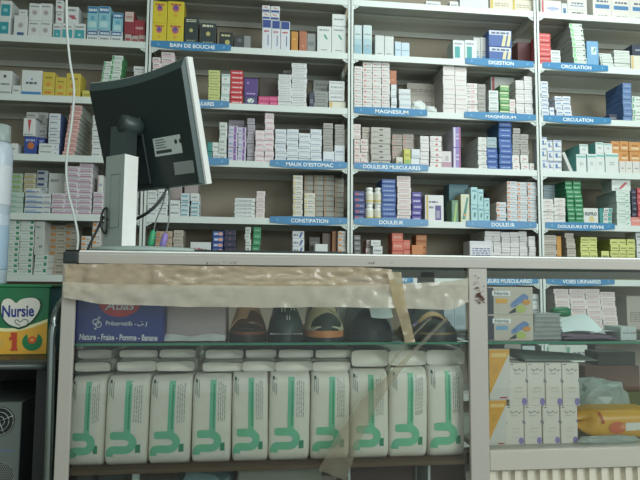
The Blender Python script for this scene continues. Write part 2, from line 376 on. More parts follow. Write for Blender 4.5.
 'redtri2': ('#e6e4e2', '#bfbab6', [('p', [(.4, .2), (.75, .2), (.58, .75)], '#c4484c'), T(.05, .5, .35, .6)]),
 'barcode': ('#dcd6da', '#b9a0b0', [Q(0, 0, 1, .35, '#b58aa0'), Q(.3, .35, .8, .8, '#eceaea')]+[Q(.34+.05*i, .4, .36+.05*i, .76, '#666') for i in range(8)]),
 'purplered': ('#8a7ac0', '#c3bfcf', [Q(.0, 0, .28, 1, '#dcd8e8'), Q(.86, 0, 1, 1, '#b5404c'), T(.35, .6, .8, .7, '#d9d0ec'), T(.35, .4, .8, .5, '#d9d0ec')]),
 'sidegrey': ('#dedfdc', '#a4a8a2', [Q(.4, .3, .9, .5, '#a9a9a4')]),
 'greyblue': ('#9fb4bc', None, [T(.1, .3, .9, .6, '#7f969e')]),
 'redtext': ('#e4e2df', '#bdbab4', [('p', [(.3, .45), (.8, .35), (.8, .5), (.3, .6)], '#c07078'), T(.1, .15, .5, .25)]),
 'bluemark': ('#e3e6ea', '#bcc4c8', [Q(.2, .3, .5, .75, '#3f6fae'), T(.55, .3, .9, .5), Q(0, .9, 1, 1, '#7fa0cf')]),
 'tealtop': ('#dfe6e4', '#59a49e', [Q(0, .84, 1, .94, '#6fbcb4'), T(.3, .4, .7, .6, '#9ab4b0')]),
 'orangecr': ('#d1914f', '#b57a3f', [Q(.12, .2, .88, .42, '#ead0a8'), T(.2, .55, .8, .75, '#a5652f')]),
 'whitetall': ('#dedcd6', '#b9b6b0', [T(.2, .4, .8, .5)]),
 'redcross': ('#c9303c', '#98242e', [Q(.1, .3, .75, .6, '#e4c9c9'), Q(.8, .25, .95, .7, '#e4c9c9')]),
 'purpbig': ('#4b2f80', '#3a2466', [D(.25, .75, .07, '#b9a0d9'), T(.15, .08, .85, .16, '#c9b4e0')]),
 'purplow': ('#3f3a70', None, [D(.5, .5, .3, '#dfe6ea'), ('p', [(.4, .2), (.7, .8), (.8, .8), (.5, .2)], '#2f9a7a')]),
 'magenta': ('#d0447c', '#a03060', [T(.1, .4, .9, .6, '#eaa9c4')]),
 'darkbr': ('#4a4038', None, []),
 'whitelines': ('#dfe3e3', '#a9aeac', [Q(.06, .75, .94, .9, '#b4bcbc'), T(.1, .25, .9, .5, '#a4aeb0')]),
 'greylines': ('#8f9492', None, [T(.1, .3, .9, .7, '#6f7472')]),
 'reddot': ('#e0dfdc', '#b4b2ae', [D(.22, .5, .14, '#d26a6c'), T(.4, .35, .9, .6, '#a9a8a4')]),
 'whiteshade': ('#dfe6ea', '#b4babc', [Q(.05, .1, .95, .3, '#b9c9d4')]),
 'bigwhite': ('#e4e0e0', '#a9a6a2', [T(.1, .55, .9, .65, '#c49aa0')]),
 'pinkcols': ('#e3dfdd', '#bab6b2', [Q(.35, .2, .75, .8, '#dcb9b9'), T(.05, .3, .3, .6)]),
 'greencr': ('#5c9a5c', '#4a7a4a', [Q(0, .7, 1, .98, '#d9e2b4'), T(.15, .25, .85, .5, '#a9cf9a')]),
 'bluecol': ('#e0e6ee', '#b9bfcc', [Q(.1, .2, .9, .55, '#7f9ac4')]),
 'slateblue': ('#5f7fb0', '#31558a', [T(.1, .3, .9, .6, '#8fa9cc')]),
 'greenwht': ('#dde8df', None, [Q(.0, .1, .15, .9, '#6fae8a'), T(.3, .4, .9, .6)]),
 'loudyel': ('#d9c62a', '#b9a420', [D(.5, .68, .23, '#c05a6a'), D(.5, .72, .14, '#5a4a9a'), T(.18, .82, .85, .93, '#b04a3a'), D(.5, .36, .12, '#d9a82a')]),
 'darkpk': ('#1e2c2e', '#151e20', [D(.5, .55, .15, '#b9b46a'), T(.1, .85, .9, .97, '#d9dcc0'), T(.15, .15, .85, .22, '#7f8c7a')]),
 'darkpk2': ('#1c2728', None, [D(.6, .35, .2, '#b9b46a'), T(.1, .75, .8, .9, '#cfcc9a')]),
 'darkflat': ('#34393a', '#8a8f90', [D(.3, .6, .15, '#5f686a'), Q(.6, 0, 1, 1, '#8d9092')]),
 'bluetopred': ('#dfe4ea', None, [Q(0, .74, 1, 1, '#2c4690'), Q(.62, .15, .72, .5, '#2c4690'), D(.3, .6, .06, '#c0404c'), T(.15, .6, .8, .66, '#c0404c')]),
 'bluelow': ('#dfe2e6', None, [Q(0, .0, 1, .35, '#2c4690'), ('p', [(.2, .75), (.8, .55), (.8, .65), (.3, .9)], '#c0704c')]),
 'orange': ('#c98a35', '#8a5a28', [T(.2, .6, .8, .7, '#e0b46a')]),
 'coppery': ('#b06a4a', '#7a4a34', [D(.5, .3, .2, '#c98a6a')]),
 'greybox': ('#8f9492', None, [Q(.1, .4, .8, .6, '#6c7478')]),
 'leaf': ('#dfe6e4', '#a4aaa8', [('p', [(.42, .72), (.62, .68), (.8, .5), (.6, .55)], '#2f9a78'), T(.12, .85, .85, .91, '#77858a'), T(.25, .1, .75, .14)]),
 'leaftop': ('#dfe6e4', '#a4aaa8', [T(.12, .5, .85, .66, '#77858a')]),
 'aquagrad': ('#c9dee0', None, [Q(0, .02, 1, .35, '#8cb9c9'), Q(0, .35, 1, .55, '#a9ccd6'), T(.1, .68, .9, .73, '#7f9aa0')]),
 'aquaor': ('#c9dee0', None, [Q(0, .02, 1, .35, '#8cb9c9'), Q(0, .35, 1, .55, '#a9ccd6'), D(.5, .32, .1, '#d98a5a'), T(.1, .68, .9, .73, '#7f9aa0')]),
 'palew': ('#d3dbda', '#a9b0ae', [T(.2, .1, .8, .16)]),
 'paleblue': ('#c4dcec', '#a9bcc6', [Q(0, .45, 1, .52, '#8fb4cc')]),
 'tealbar': ('#dde6e4', '#9fb0ae', [Q(.12, .12, .6, .7, '#2f9a9a'), T(.1, .8, .8, .9)]),
 'greydots': ('#c9ccca', None, [T(.15, .4, .8, .55, '#777f84'), Q(.1, .08, .85, .35, '#6f9abf')]),
 'blueyel': ('#2f55a0', '#26448a', [Q(0, .72, 1, 1, '#cdd6e0'), T(.1, .78, .9, .94, '#4a5a80'), ('p', [(.55, 0), (.7, 0), (.8, .72), (.65, .72)], '#d9cfa0'), ('p', [(.78, 0), (.92, 0), (1, .72), (.87, .72)], '#d9cfa0')]),
 'maroon': ('#5a2a2a', None, []),
 'redlist': ('#cf4a4c', '#a03a3a', [T(.1, .35, .9, .65, '#eaa9a0')]),
 'whitelow': ('#dfe6e6', '#b4bcbc', [T(.1, .3, .9, .7, '#9aa8a8')]),
 'greenedge': ('#dce8de', '#8d9490', [Q(0, .1, .22, .95, '#7fcf8a'), D(.9, .5, .14, '#4a5a5a'), T(.3, .3, .75, .5)]),
 'blueleaf': ('#6ca6d2', '#5a8fc0', [Q(.35, .5, .85, .8, '#cfe0e4'), ('p', [(.45, .55), (.7, .78), (.8, .7)], '#3f8a6a')]),
 'palelist': ('#dce8e2', '#a4b0aa', [T(.1, .35, .9, .6, '#b4c4bc'), D(.06, .5, .14, '#39424a')]),
 'palelist2': ('#dfe6e0', '#a9b0aa', [T(.1, .35, .9, .6, '#b4bcb4')]),
 'cream': ('#e0e0cf', None, [Q(0, .05, .18, 1, '#d9b87a')]),
 'darknavy': ('#2a3448', None, [T(.2, .4, .9, .6, '#9aa4b4')]),
 'creamtop': ('#dcd9c4', None, [Q(0, 0, .12, 1, '#c9b04a'), T(.2, .3, .85, .6, '#b0a48a'), Q(0, .85, 1, 1, '#b9a06a')]),
 'redspine': ('#dfe3df', None, [Q(.03, 0, .13, 1, '#c0505c'), D(.6, .4, .2, '#b9bfd4'), Q(.3, .35, .9, .5, '#9fa9cc')]),
 'smallblue': ('#d9dfe0', None, [Q(.2, .1, .8, .6, '#3a6a94')]),
 'whitelinet': ('#dad9d2', None, [T(.2, .62, .8, .72, '#5a6a80'), Q(.12, .5, .85, .54, '#4a7aa8'), T(.2, .12, .8, .2, '#5a5a5a'), Q(0, .3, 1, .32, '#b4b4ac')]),
 'blueband': ('#dedcd4', None, [Q(.1, .38, .92, .56, '#3a78ac'), T(.18, .66, .85, .76, '#4a5a6a'), T(.25, .04, .85, .1, '#8a8a84')]),
}
CNT = {'lab': {}}
ORD = ['bottom', 'second', 'third', 'fourth', 'fifth', 'sixth', 'seventh', 'eighth', 'ninth', 'tenth', 'eleventh', 'twelfth']
COLW = ['first', 'second', 'third', 'fourth', 'fifth', 'sixth', 'seventh']
PLACED = []
def soft(h):  # mixes box colours toward grey, painting haze into them
    h = h.lstrip('#'); h = ''.join(c*2 for c in h) if len(h) == 3 else h
    c = [int(h[i:i+2], 16) for i in (0, 2, 4)]
    return '#%02x%02x%02x' % tuple(int(min(255, (v*.88+a*.12)*.955)) for v, a in zip(c, (150, 158, 152)))
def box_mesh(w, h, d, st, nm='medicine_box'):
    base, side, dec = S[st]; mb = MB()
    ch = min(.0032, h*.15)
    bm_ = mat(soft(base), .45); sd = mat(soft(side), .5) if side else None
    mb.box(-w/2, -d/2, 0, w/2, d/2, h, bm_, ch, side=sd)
    y = -d/2-.0004; k = 0; iw, ih = w-2*ch, h-2*ch
    X = lambda u: -iw/2+u*iw
    Z = lambda v: ch+v*ih
    rr = random.Random(len(dec)*7+int(w*1e4))
    for e in dec:
        y -= .00006
        if e[0] == 'r': mb.add([(X(e[1]), y, Z(e[2])), (X(e[3]), y, Z(e[2])), (X(e[3]), y, Z(e[4])), (X(e[1]), y, Z(e[4]))], [(0, 1, 2, 3)], mat(soft(e[5]), .45))
        elif e[0] == 'd': mb.disc(X(e[1]), y, Z(e[2]), e[3]*max(min(iw, ih*2.2), 0), e[3]*min(ih*1.0, iw*1.1) if ih > iw*.5 else e[3]*ih*1.6, mat(soft(e[4]), .45), 14)
        elif e[0] == 'p': mb.add([(X(u), y, Z(v)) for u, v in e[1]], [list(range(len(e[1])))], mat(soft(e[2]), .45))
        elif e[0] == 't':
            mt = mat(soft(e[5]), .5); nr = max(1, round((e[4]-e[2])*ih/.011))
            for q in range(nr):
                va = e[2]+(e[4]-e[2])*q/nr; vb = va+(e[4]-e[2])/nr*(.55 if nr > 1 else .8); u = e[1]
                while u < e[3]-.02:
                    l = min(rr.uniform(.08, .26), e[3]-u)
                    mb.add([(X(u), y, Z(va)), (X(u+l), y, Z(va)), (X(u+l), y, Z(vb)), (X(u), y, Z(vb))], [(0, 1, 2, 3)], mt); u += l+.04
    return mb.mesh(nm)
def RUN(row, cols, st, desc, where, dy=.018, d=.09, lean=0, jit=1.0, upw='up', nm='medicine_box', cat='medicine box', rot=0, ttop=None):
    """cols: (x0, x1, ytop, n[, ybottom]) in photo pixels; every box its own object"""
    Y = YF+dy; out = []
    d = min(d, YB-.02-Y)
    for ci, c in enumerate(cols):
        x0, x1, yt, n = c[:4]
        if ci+1 < len(cols) and 0 < cols[ci+1][0]-x1 <= 1.5: x1 = (x1+cols[ci+1][0])/2
        if ci and 0 < x0-cols[ci-1][1] <= 1.5: x0 = (x0+cols[ci-1][1])/2
        zb = SH[row]
        if len(c) > 4:
            zq = at((x0+x1)/2, c[4], Y).z
            a, b = at(x0, c[4], Y).x, at(x1, c[4], Y).x
            best = None
            for (pa, pb, py0, py1, pz) in PLACED:
                if min(b, pb)-max(a, pa) > .25*min(b-a, pb-pa) and min(Y+d, py1)-max(Y, py0) > .004 and abs(pz-zq) < .035:
                    if best is None or abs(pz-zq) < abs(best-zq): best = pz
            zb = best if best is not None else (SH[row] if abs(SH[row]-zq) < .05 else zq)
        ym = (yt+(c[4] if len(c) > 4 else yt+30))/2
        a, b = at(x0, ym, Y).x, at(x1, ym, Y).x
        zt = at((x0+x1)/2, yt, Y).z
        h = (zt-zb)/n
        me = box_mesh(b-a-.0012, h, d, st, nm)
        lw = (at(x0+lean, ym, Y).x-a)
        for k in range(n):
            o = bpy.data.objects.new(nm, me); C.objects.link(o)
            f = (k+.5)/n-.5
            jx = random.uniform(-1, 1)*.0017*jit*(n > 1); jy = random.uniform(0, 1)*.006*jit
            o.location = ((a+b)/2+lw*f+jx, Y+d/2+jy, zb+k*h)
            o.rotation_euler = (0, 0, R(rot)+R(random.uniform(-1, 1)*1.3*jit)*(n > 1 or jit > 1))
            parts = [desc]
            if n > 1: parts.append((ORD[k]+(' one' if k == 0 else ' '+upw)) if k < n-1 else 'topmost')
            if len(cols) > 1: parts.append('in '+COLW[ci]+' column' if n > 1 else COLW[ci]+' from left')
            parts.append(where)
            lab = ', '.join(parts[:1])+(', '+' '.join(parts[1:-1]) if len(parts) > 2 else '')+', '+parts[-1]
            tag(o, lab, cat, (desc+' boxes '+where) if (n*len(cols) > 1) else None)
            CNT['lab'][lab] = CNT['lab'].get(lab, 0)+1
            out.append(o)
        PLACED.append((a, b, Y, Y+d, zb+n*h))
        if ttop: pass
    return out
exec_rows = True

# --- top row (R0)
RUN(0, [(426, 441, 1, 1), (450, 459, 1, 1)], 'whitetext', 'plain white carton', 'on topmost visible shelf')
RUN(0, [(460, 489, -3, 1)], 'palew', 'wide pale carton', 'on topmost shelf left of the cream boxes')
RUN(0, [(490, 512, -4, 1), (513, 533, -3, 1)], 'creamtop', 'cream box with yellow edge', 'on topmost shelf beside the right upright')
RUN(0, [(541, 562, 0, 1)], 'redspine', 'white box with red stripe', 'on topmost shelf right of upright')
RUN(0, [(562, 568, 3, 1)], 'smallblue', 'small white box with blue square', 'on topmost shelf')
RUN(0, [(568, 588, -4, 1)], 'whitelinet', 'white carton with thin blue line', 'on topmost shelf')
RUN(0, [(593, 611, -6, 1), (612, 630, -4, 1), (631, 650, -3, 1)], 'blueband', 'tall white box with blue band', 'at right end of topmost shelf')
# --- R1 bay 1
RUN(1, [(-1, 11, 0, 2)], 'teal', 'white box with teal panel', 'at far left of upper shelf')
RUN(1, [(13, 27, 15, 1)], 'roundblue', 'white box with grey rosette and blue mark', 'upper left shelf')
RUN(1, [(18, 27, 9, 1, 15)], 'whiteplain', 'small white box', 'on the rosette box, upper left shelf')
RUN(1, [(28, 40, 3, 2), (40, 52, 3, 2)], 'round', 'white box with grey rosette', 'upper left shelf')
RUN(1, [(52, 61, 23, 1), (61, 73, 23, 1), (73, 85, 23, 1)], 'tealbot', 'white box with teal lower half', 'upper left shelf')
RUN(1, [(55, 63, 0, 2, 23), (66, 78, 6, 1, 23)], 'redmotif', 'white box with red swoosh', 'on teal-bottomed boxes')
RUN(1, [(86, 98, 30, 1), (98, 110, 30, 1), (110, 122, 31, 1)], 'bluecap', 'small white and blue box', 'lying under the aqua boxes')
RUN(1, [(87, 98, 6, 1, 30), (98, 110, 6, 1, 30)], 'aqua', 'aqua box with blue header', 'standing on upper left shelf')
RUN(1, [(112, 123, 12, 1, 31)], 'aqua', 'shorter aqua box with blue header', 'upper left shelf beside red boxes', dy=.03)
RUN(1, [(124, 131, 34, 1), (131, 138, 35, 1), (138, 145, 35, 1)], 'smallred', 'tiny pale box with red band', 'under the red boxes, upper left shelf')
RUN(1, [(124, 134, 11, 1, 34)], 'redw', 'red box with white top', 'upper left shelf')
RUN(1, [(134, 145, 20, 1, 35)], 'red', 'plain dark red box', 'beside left upright, upper shelf', dy=.03)
# R1 bay 2
RUN(1, [(152, 167, 1, 2), (167, 184, 1, 2)], 'loudyel', 'bright yellow box with red motif', 'above BAIN DE BOUCHE sign', jit=.4)
RUN(1, [(184, 198, 17, 1), (200, 216, 23, 1)], 'darkpk', 'dark box with yellow disc', 'above BAIN DE BOUCHE sign')
RUN(1, [(219, 233, 32, 1)], 'darkpk2', 'small dark box with yellow disc', 'right end of BAIN DE BOUCHE sign')
RUN(1, [(234, 251, 35, 1)], 'darkflat', 'flat dark and grey box', 'right of BAIN DE BOUCHE sign')
RUN(1, [(262, 271, 19, 1), (272, 280, 20, 1), (281, 290, 21, 1)], 'bluetopred', 'white box with navy top', 'right part of upper shelf')
RUN(1, [(262, 270, 5, 2, 19), (271, 280, 6, 2, 20)], 'bluelow', 'small white box with navy base', 'on navy-topped boxes')
RUN(1, [(291, 298, 31, 1)], 'orange', 'narrow orange box', 'right of navy-topped boxes', dy=.03)
RUN(1, [(299, 307, 31, 1)], 'coppery', 'narrow copper box', 'right of the narrow orange box', dy=.03)
RUN(1, [(307, 316, 33, 1)], 'greybox', 'grey box', 'between copper box and leaf boxes', dy=.03)
RUN(1, [(317, 331, 26, 1), (332, 346, 26, 1)], 'leaf', 'white box with green leaf', 'left of middle upright')
RUN(1, [(332, 346, 14, 1, 26)], 'leaftop', 'plain white box lying', 'on the right leaf box')
# R1 bay 3
RUN(1, [(354, 362, 25, 1)], 'aquagrad', 'tall pale aqua box', 'right of middle upright', jit=0)
RUN(1, [(363, 372, 25, 1)], 'aquaor', 'tall pale aqua box with orange dot', 'right of middle upright', jit=0)
RUN(1, [(375, 384, 35, 1), (385, 394, 36, 1)], 'palew', 'pale grey-white upright box', 'right of aqua boxes, upper shelf')
RUN(1, [(395, 401, 41, 1), (402, 410, 42, 1)], 'paleblue', 'short pale blue box', 'right of pale upright boxes')
RUN(1, [(453, 465, 40, 1), (465, 477, 40, 1)], 'tealbar', 'white box with teal bar', 'left of DIGESTION sign')
RUN(1, [(474, 481, 37, 1), (481, 489, 37, 1)], 'greydots', 'grey-white box with blue foot', 'behind DIGESTION sign', dy=.06)
RUN(1, [(489, 512, 30, 2)], 'blueyel', 'blue box with cream stripes', 'above DIGESTION sign')
RUN(1, [(518, 532, 42, 1)], 'maroon', 'dark maroon box', 'set back by right upright, upper shelf', dy=.12)
# R1 bay 4
RUN(1, [(539, 551, 33, 7)], 'redlist', 'red box', 'right of upright, left of CIRCULATION sign')
RUN(1, [(551, 561, 50, 3)], 'whitelow', 'small white box', 'beside the red stack')
RUN(1, [(572, 585, 23, 9)], 'greenedge', 'white box with green edge', 'above upper CIRCULATION sign', lean=-4, d=.2)
RUN(1, [(587, 599, 41, 1)], 'blueleaf', 'blue box with green leaf', 'above upper CIRCULATION sign')
RUN(1, [(601, 614, 53, 5)], 'palelist', 'pale box with dark dots', 'right of the blue leaf box', lean=-3)
RUN(1, [(615, 631, 50, 6)], 'palelist2', 'pale green-white box', 'right end of upper shelf')
RUN(1, [(632, 643, 55, 1)], 'cream', 'cream box with tan edge', 'right end of upper shelf')
RUN(1, [(633, 646, 44, 1, 55)], 'darknavy', 'dark navy box', 'on the cream box')
# --- R2 bay 1
RUN(2, [(-2, 11, 70, 1)], 'whitedark', 'white box with dark emblem', 'far left of second shelf')
RUN(2, [(11, 20, 85, 1)], 'whiteplain', 'small white box', 'far left of second shelf')
RUN(2, [(21, 42, 70, 1)], 'bluebottom', 'white box with blue bottom line', 'left of yellow boxes')
RUN(2, [(42, 54, 72, 1), (55, 65, 77, 1), (66, 80, 73, 1)], 'yellow', 'yellow box with orange motif', 'left of monitor')
RUN(2, [(81, 91, 90, 1)], 'yellowlow', 'low yellow box', 'against monitor edge')
RUN(2, [(101, 109, 61, 8), (110, 121, 55, 9)], 'greenend', 'white box with green end', 'above monitor top', lean=4)
RUN(2, [(133, 145, 66, 6)], 'whitetext', 'white box', 'above monitor beside upright')
RUN(2, [(152, 160, 57, 8), (161, 174, 52, 9)], 'pinkw', 'white box with pink stripe', 'above monitor, right of upright')
# --- R2 bay 2
RUN(2, [(208, 220, 70, 6)], 'lime', 'lime and cream box', 'right of monitor top', jit=.5)
RUN(2, [(221, 230, 74, 3)], 'tealtop', 'white box with teal edge', 'beside lime boxes')
RUN(2, [(230, 243, 70, 7)], 'redcross', 'red box with white blocks', 'beside purple box')
RUN(2, [(244, 257, 96, 1)], 'purplow', 'low navy box with white disc', 'under the purple box')
RUN(2, [(244, 258, 78, 1, 96)], 'purpbig', 'purple box', 'beside the red stack')
RUN(2, [(258, 269, 96, 2), (269, 278, 96, 2)], 'magenta', 'magenta box', 'right of purple box')
RUN(2, [(259, 277, 77, 1)], 'darkbr', 'dark brown carton', 'set back behind magenta boxes', dy=.14)
RUN(2, [(278, 291, 74, 6), (292, 307, 63, 9)], 'whitelines', 'white box', 'centre of second shelf')
RUN(2, [(283, 292, 70, 6)], 'greylines', 'grey box', 'behind centre white stacks', dy=.12)
RUN(2, [(309, 314, 92, 1)], 'navyside', 'narrow dark blue box', 'right of tall white stack')
RUN(2, [(314, 328, 91, 3)], 'greylines', 'grey box', 'right of narrow dark blue box')
RUN(2, [(313, 334, 80, 4)], 'greylines', 'wide grey box', 'behind the grey stack', dy=.13)
RUN(2, [(329, 346, 101, 1)], 'cream', 'low white box with orange edge', 'left of middle upright')
RUN(2, [(329, 345, 81, 2, 101)], 'whitelines', 'broad white box', 'on orange-edged box')
# --- R2 bay 3
RUN(2, [(354, 362, 66, 8), (363, 372, 62, 9), (373, 381, 62, 9), (382, 390, 62, 9)], 'reddot', 'white box with red dot', 'above MAGNESIUM sign', jit=.6)
RUN(2, [(391, 397, 84, 4)], 'whiteshade', 'narrow white box', 'right of red-dotted columns')
RUN(2, [(390, 397, 70, 1, 84)], 'coppery', 'small brown box', 'on narrow white stack')
RUN(2, [(399, 411, 89, 4)], 'whiteshade', 'bluish white box', 'right end of MAGNESIUM sign')
RUN(2, [(407, 437, 83, 3)], 'beige', 'large beige carton', 'set back behind crumpled papers', dy=.16)
RUN(2, [(443, 455, 66, 5), (455, 467, 67, 5)], 'bigwhite', 'large white box', 'left of MAGNÉSIUM sign', d=.2, jit=.5)
RUN(2, [(467, 478, 83, 6)], 'pinkcols', 'white box with pink block', 'above MAGNÉSIUM sign')
RUN(2, [(478, 486, 84, 4)], 'greymid', 'pale grey box', 'above MAGNÉSIUM sign')
RUN(2, [(489, 499, 90, 5)], 'whitelow', 'white box', 'left of green striped boxes')
RUN(2, [(500, 510, 85, 5)], 'greencr', 'green and cream box', 'above MAGNÉSIUM sign')
RUN(2, [(491, 515, 77, 1)], 'redspine', 'large pale carton with red edge', 'behind green boxes', dy=.14)
RUN(2, [(510, 516, 99, 2)], 'pinkwhite', 'small pinkish box', 'right of green boxes')
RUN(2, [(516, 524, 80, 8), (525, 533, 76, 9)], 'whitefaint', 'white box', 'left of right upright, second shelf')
# --- R2 bay 4
RUN(2, [(541, 549, 81, 9)], 'bluecol', 'white and blue box', 'right of right upright, second shelf')
RUN(2, [(550, 555, 107, 2)], 'bluecol', 'tiny white and blue box', 'above lower CIRCULATION sign')
RUN(2, [(556, 563, 96, 5), (564, 572, 96, 5)], 'bluecol', 'small white and blue box', 'above lower CIRCULATION sign', lean=-2)
RUN(2, [(610, 618, 114, 1)], 'navyside', 'small dark box', 'end of lower CIRCULATION sign')
RUN(2, [(623, 632, 83, 7)], 'slateblue', 'slate blue box', 'right end of second shelf', d=.15)
RUN(2, [(633, 645, 96, 4)], 'greenwht', 'white box with green edge', 'right of slate blue stack')
# --- R3 bay 1
RUN(3, [(4, 17, 143, 1)], 'whiteplain', 'white box', 'left end of third shelf')
RUN(3, [(23, 36, 136, 1)], 'bluebox', 'blue box with orange motif', 'left on third shelf, left one')
RUN(3, [(36, 44, 137, 1)], 'bluebox', 'narrow blue box', 'left on third shelf behind white box', dy=.05)
RUN(3, [(38, 53, 143, 2)], 'whitesm', 'low white box', 'in front of narrow blue box', dy=.004)
RUN(3, [(23, 35, 118, 1, 136)], 'redtri', 'white box with red triangle', 'on blue box')
RUN(3, [(26, 38, 112, 1, 118)], 'greyw', 'grey box', 'on red triangle box')
RUN(3, [(37, 47, 112, 6)], 'greyw', 'grey-white box', 'behind low white boxes', dy=.08)
RUN(3, [(48, 60, 113, 7)], 'bluetop', 'white box with blue side', 'left of pink stack')
RUN(3, [(67, 79, 105, 11)], 'pink', 'pink box', 'beside hanging white cable', lean=6, d=.18)
RUN(3, [(92, 102, 115, 7)], 'whitetext', 'white box', 'just left of monitor')
# R3 bay 2
RUN(3, [(207, 212, 142, 2)], 'tealside', 'small teal box', 'right of monitor edge')
RUN(3, [(212, 220, 142, 2)], 'whiteplain', 'white box', 'on shelf right of monitor edge')
RUN(3, [(219, 227, 122, 5)], 'greenw', 'greenish white box', 'above plain blue sign')
RUN(3, [(228, 237, 126, 5), (238, 246, 127, 5)], 'lavender', 'lavender box with purple stripe', 'left of MAUX sign')
RUN(3, [(228, 244, 120, 6)], 'greylav', 'grey-lavender carton', 'behind the purple striped boxes', dy=.13)
RUN(3, [(247, 255, 118, 7)], 'greylav', 'grey-lavender box', 'right of purple striped boxes', dy=.04)
RUN(3, [(255, 264, 130, 6), (265, 274, 113, 9)], 'pinklist', 'white box with pink line', "left of MAUX D'ESTOMAC sign")
RUN(3, [(275, 286, 129, 7), (287, 298, 129, 6), (299, 310, 133, 6), (311, 322, 129, 6)], 'bluelist', 'white box with blue line', "above MAUX D'ESTOMAC sign")
RUN(3, [(323, 334, 151, 1), (335, 345, 145, 2)], 'bluelist', 'bottom white box', "right end of MAUX D'ESTOMAC sign")
RUN(3, [(323, 333, 123, 5, 151), (335, 345, 124, 4, 145)], 'greymid', 'grey box', 'left of middle upright, third shelf')
# R3 bay 3
RUN(3, [(354, 360, 139, 4), (361, 368, 139, 4)], 'pinkdot', 'white box with pink dot', 'above DOULEURS MUSCULAIRES sign')
RUN(3, [(353, 361, 124, 3, 139)], 'pinkwhite', 'pinkish box', 'on pink-dotted column beside upright')
RUN(3, [(362, 370, 127, 7)], 'beige', 'beige box', 'behind pink-dotted boxes', dy=.04)
RUN(3, [(371, 391, 127, 7)], 'darkmark', 'broad beige box with dark mark', 'above DOULEURS MUSCULAIRES sign')
RUN(3, [(392, 402, 134, 6), (403, 414, 134, 6)], 'greypink', 'brownish box with pink mark', 'behind yellow-green box', dy=.06)
RUN(3, [(396, 403, 157, 1)], 'yelwhite', 'low pale box', 'left of yellow-green box')
RUN(3, [(404, 411, 149, 1)], 'yellgreen', 'yellow-green box', 'above DOULEURS MUSCULAIRES sign')
RUN(3, [(411, 420, 149, 2)], 'whiteshade', 'white box', 'right of yellow-green box')
RUN(3, [(420, 429, 136, 4)], 'whitefaint', 'white box', 'left of red triangle boxes')
RUN(3, [(430, 442, 136, 6)], 'redtri2', 'white box with red triangle', 'right of MUSCULAIRES sign')
RUN(3, [(442, 452, 151, 1)], 'barcode', 'pink and white box with barcode', 'right of red triangle stack')
RUN(3, [(453, 461, 127, 2)], 'purplered', 'purple box with red edge', 'centre of third shelf', d=.16, jit=.3)
RUN(3, [(478, 487, 137, 7)], 'sidegrey', 'white box', 'left of blue stacks', d=.24)
RUN(3, [(487, 498, 148, 4)], 'bluedk', 'blue box', 'left of tall blue stack')
RUN(3, [(487, 497, 137, 2, 148)], 'greyblue', 'grey-blue box', 'on short blue stack')
RUN(3, [(499, 512, 122, 9)], 'bluedk', 'deep blue box', 'tall stack on third shelf', d=.15)
RUN(3, [(513, 520, 155, 2), (521, 529, 155, 2)], 'redtext', 'white box with red text', 'right of tall blue stack')
RUN(3, [(513, 520, 128, 5, 155), (521, 529, 134, 4, 155)], 'greymid', 'grey-white box', 'on red text boxes')
RUN(3, [(530, 535, 163, 1)], 'redtext', 'small white box', 'beside right upright, third shelf')
# R3 bay 4
RUN(3, [(541, 547, 137, 3), (548, 553, 140, 3), (554, 562, 140, 3)], 'bluemark', 'white box with blue mark', 'right of right upright, third shelf')
RUN(3, [(577, 587, 154, 1), (588, 596, 154, 1), (597, 605, 153, 1), (606, 619, 153, 1)], 'tealtop', 'white and teal box', 'third shelf right, lower row', d=.16)
RUN(3, [(580, 589, 144, 1, 154), (596, 604, 142, 1, 154), (605, 613, 143, 1, 153)], 'tealtop', 'white and teal box', 'third shelf right, upper row', d=.16)
RUN(3, [(620, 626, 161, 1), (627, 633, 161, 1), (634, 641, 161, 1)], 'whitetall', 'small white box', 'under orange boxes, right end')
RUN(3, [(612, 620, 141, 2, 160), (621, 629, 141, 2, 161), (630, 641, 142, 2, 161)], 'orangecr', 'orange box with cream label', 'right end of third shelf', dy=.03)
# --- R4 bay 1
RUN(4, [(8, 22, 173, 8)], 'greenlist', 'green-striped pale box', 'back left of fourth shelf', dy=.1)
RUN(4, [(23, 35, 173, 8)], 'yelllist', 'tan-striped pale box', 'back of fourth shelf', dy=.1)
RUN(4, [(36, 47, 170, 8)], 'darkblueleft', 'pale box with dark blue panel', 'back of fourth shelf', dy=.1)
RUN(4, [(48, 65, 173, 1)], 'dotgreen', 'pale carton with green dot', 'back of fourth shelf', dy=.1)
RUN(4, [(9, 23, 192, 4)], 'greenpile', 'pale green box', 'front left of fourth shelf')
RUN(4, [(24, 50, 193, 4)], 'bluelabel', 'wide white box with blue label', 'front of fourth shelf')
RUN(4, [(25, 40, 188, 1, 193)], 'bluelabel', 'short white box with blue label', 'on blue-labelled boxes')
RUN(4, [(51, 64, 193, 4), (65, 78, 166, 9), (79, 92, 162, 10), (93, 103, 192, 4)], 'purplabel', 'white box with purple band', 'left of monitor stand')
RUN(4, [(97, 103, 175, 1, 192)], 'redspine', 'white box with red edge', 'beside monitor stand')
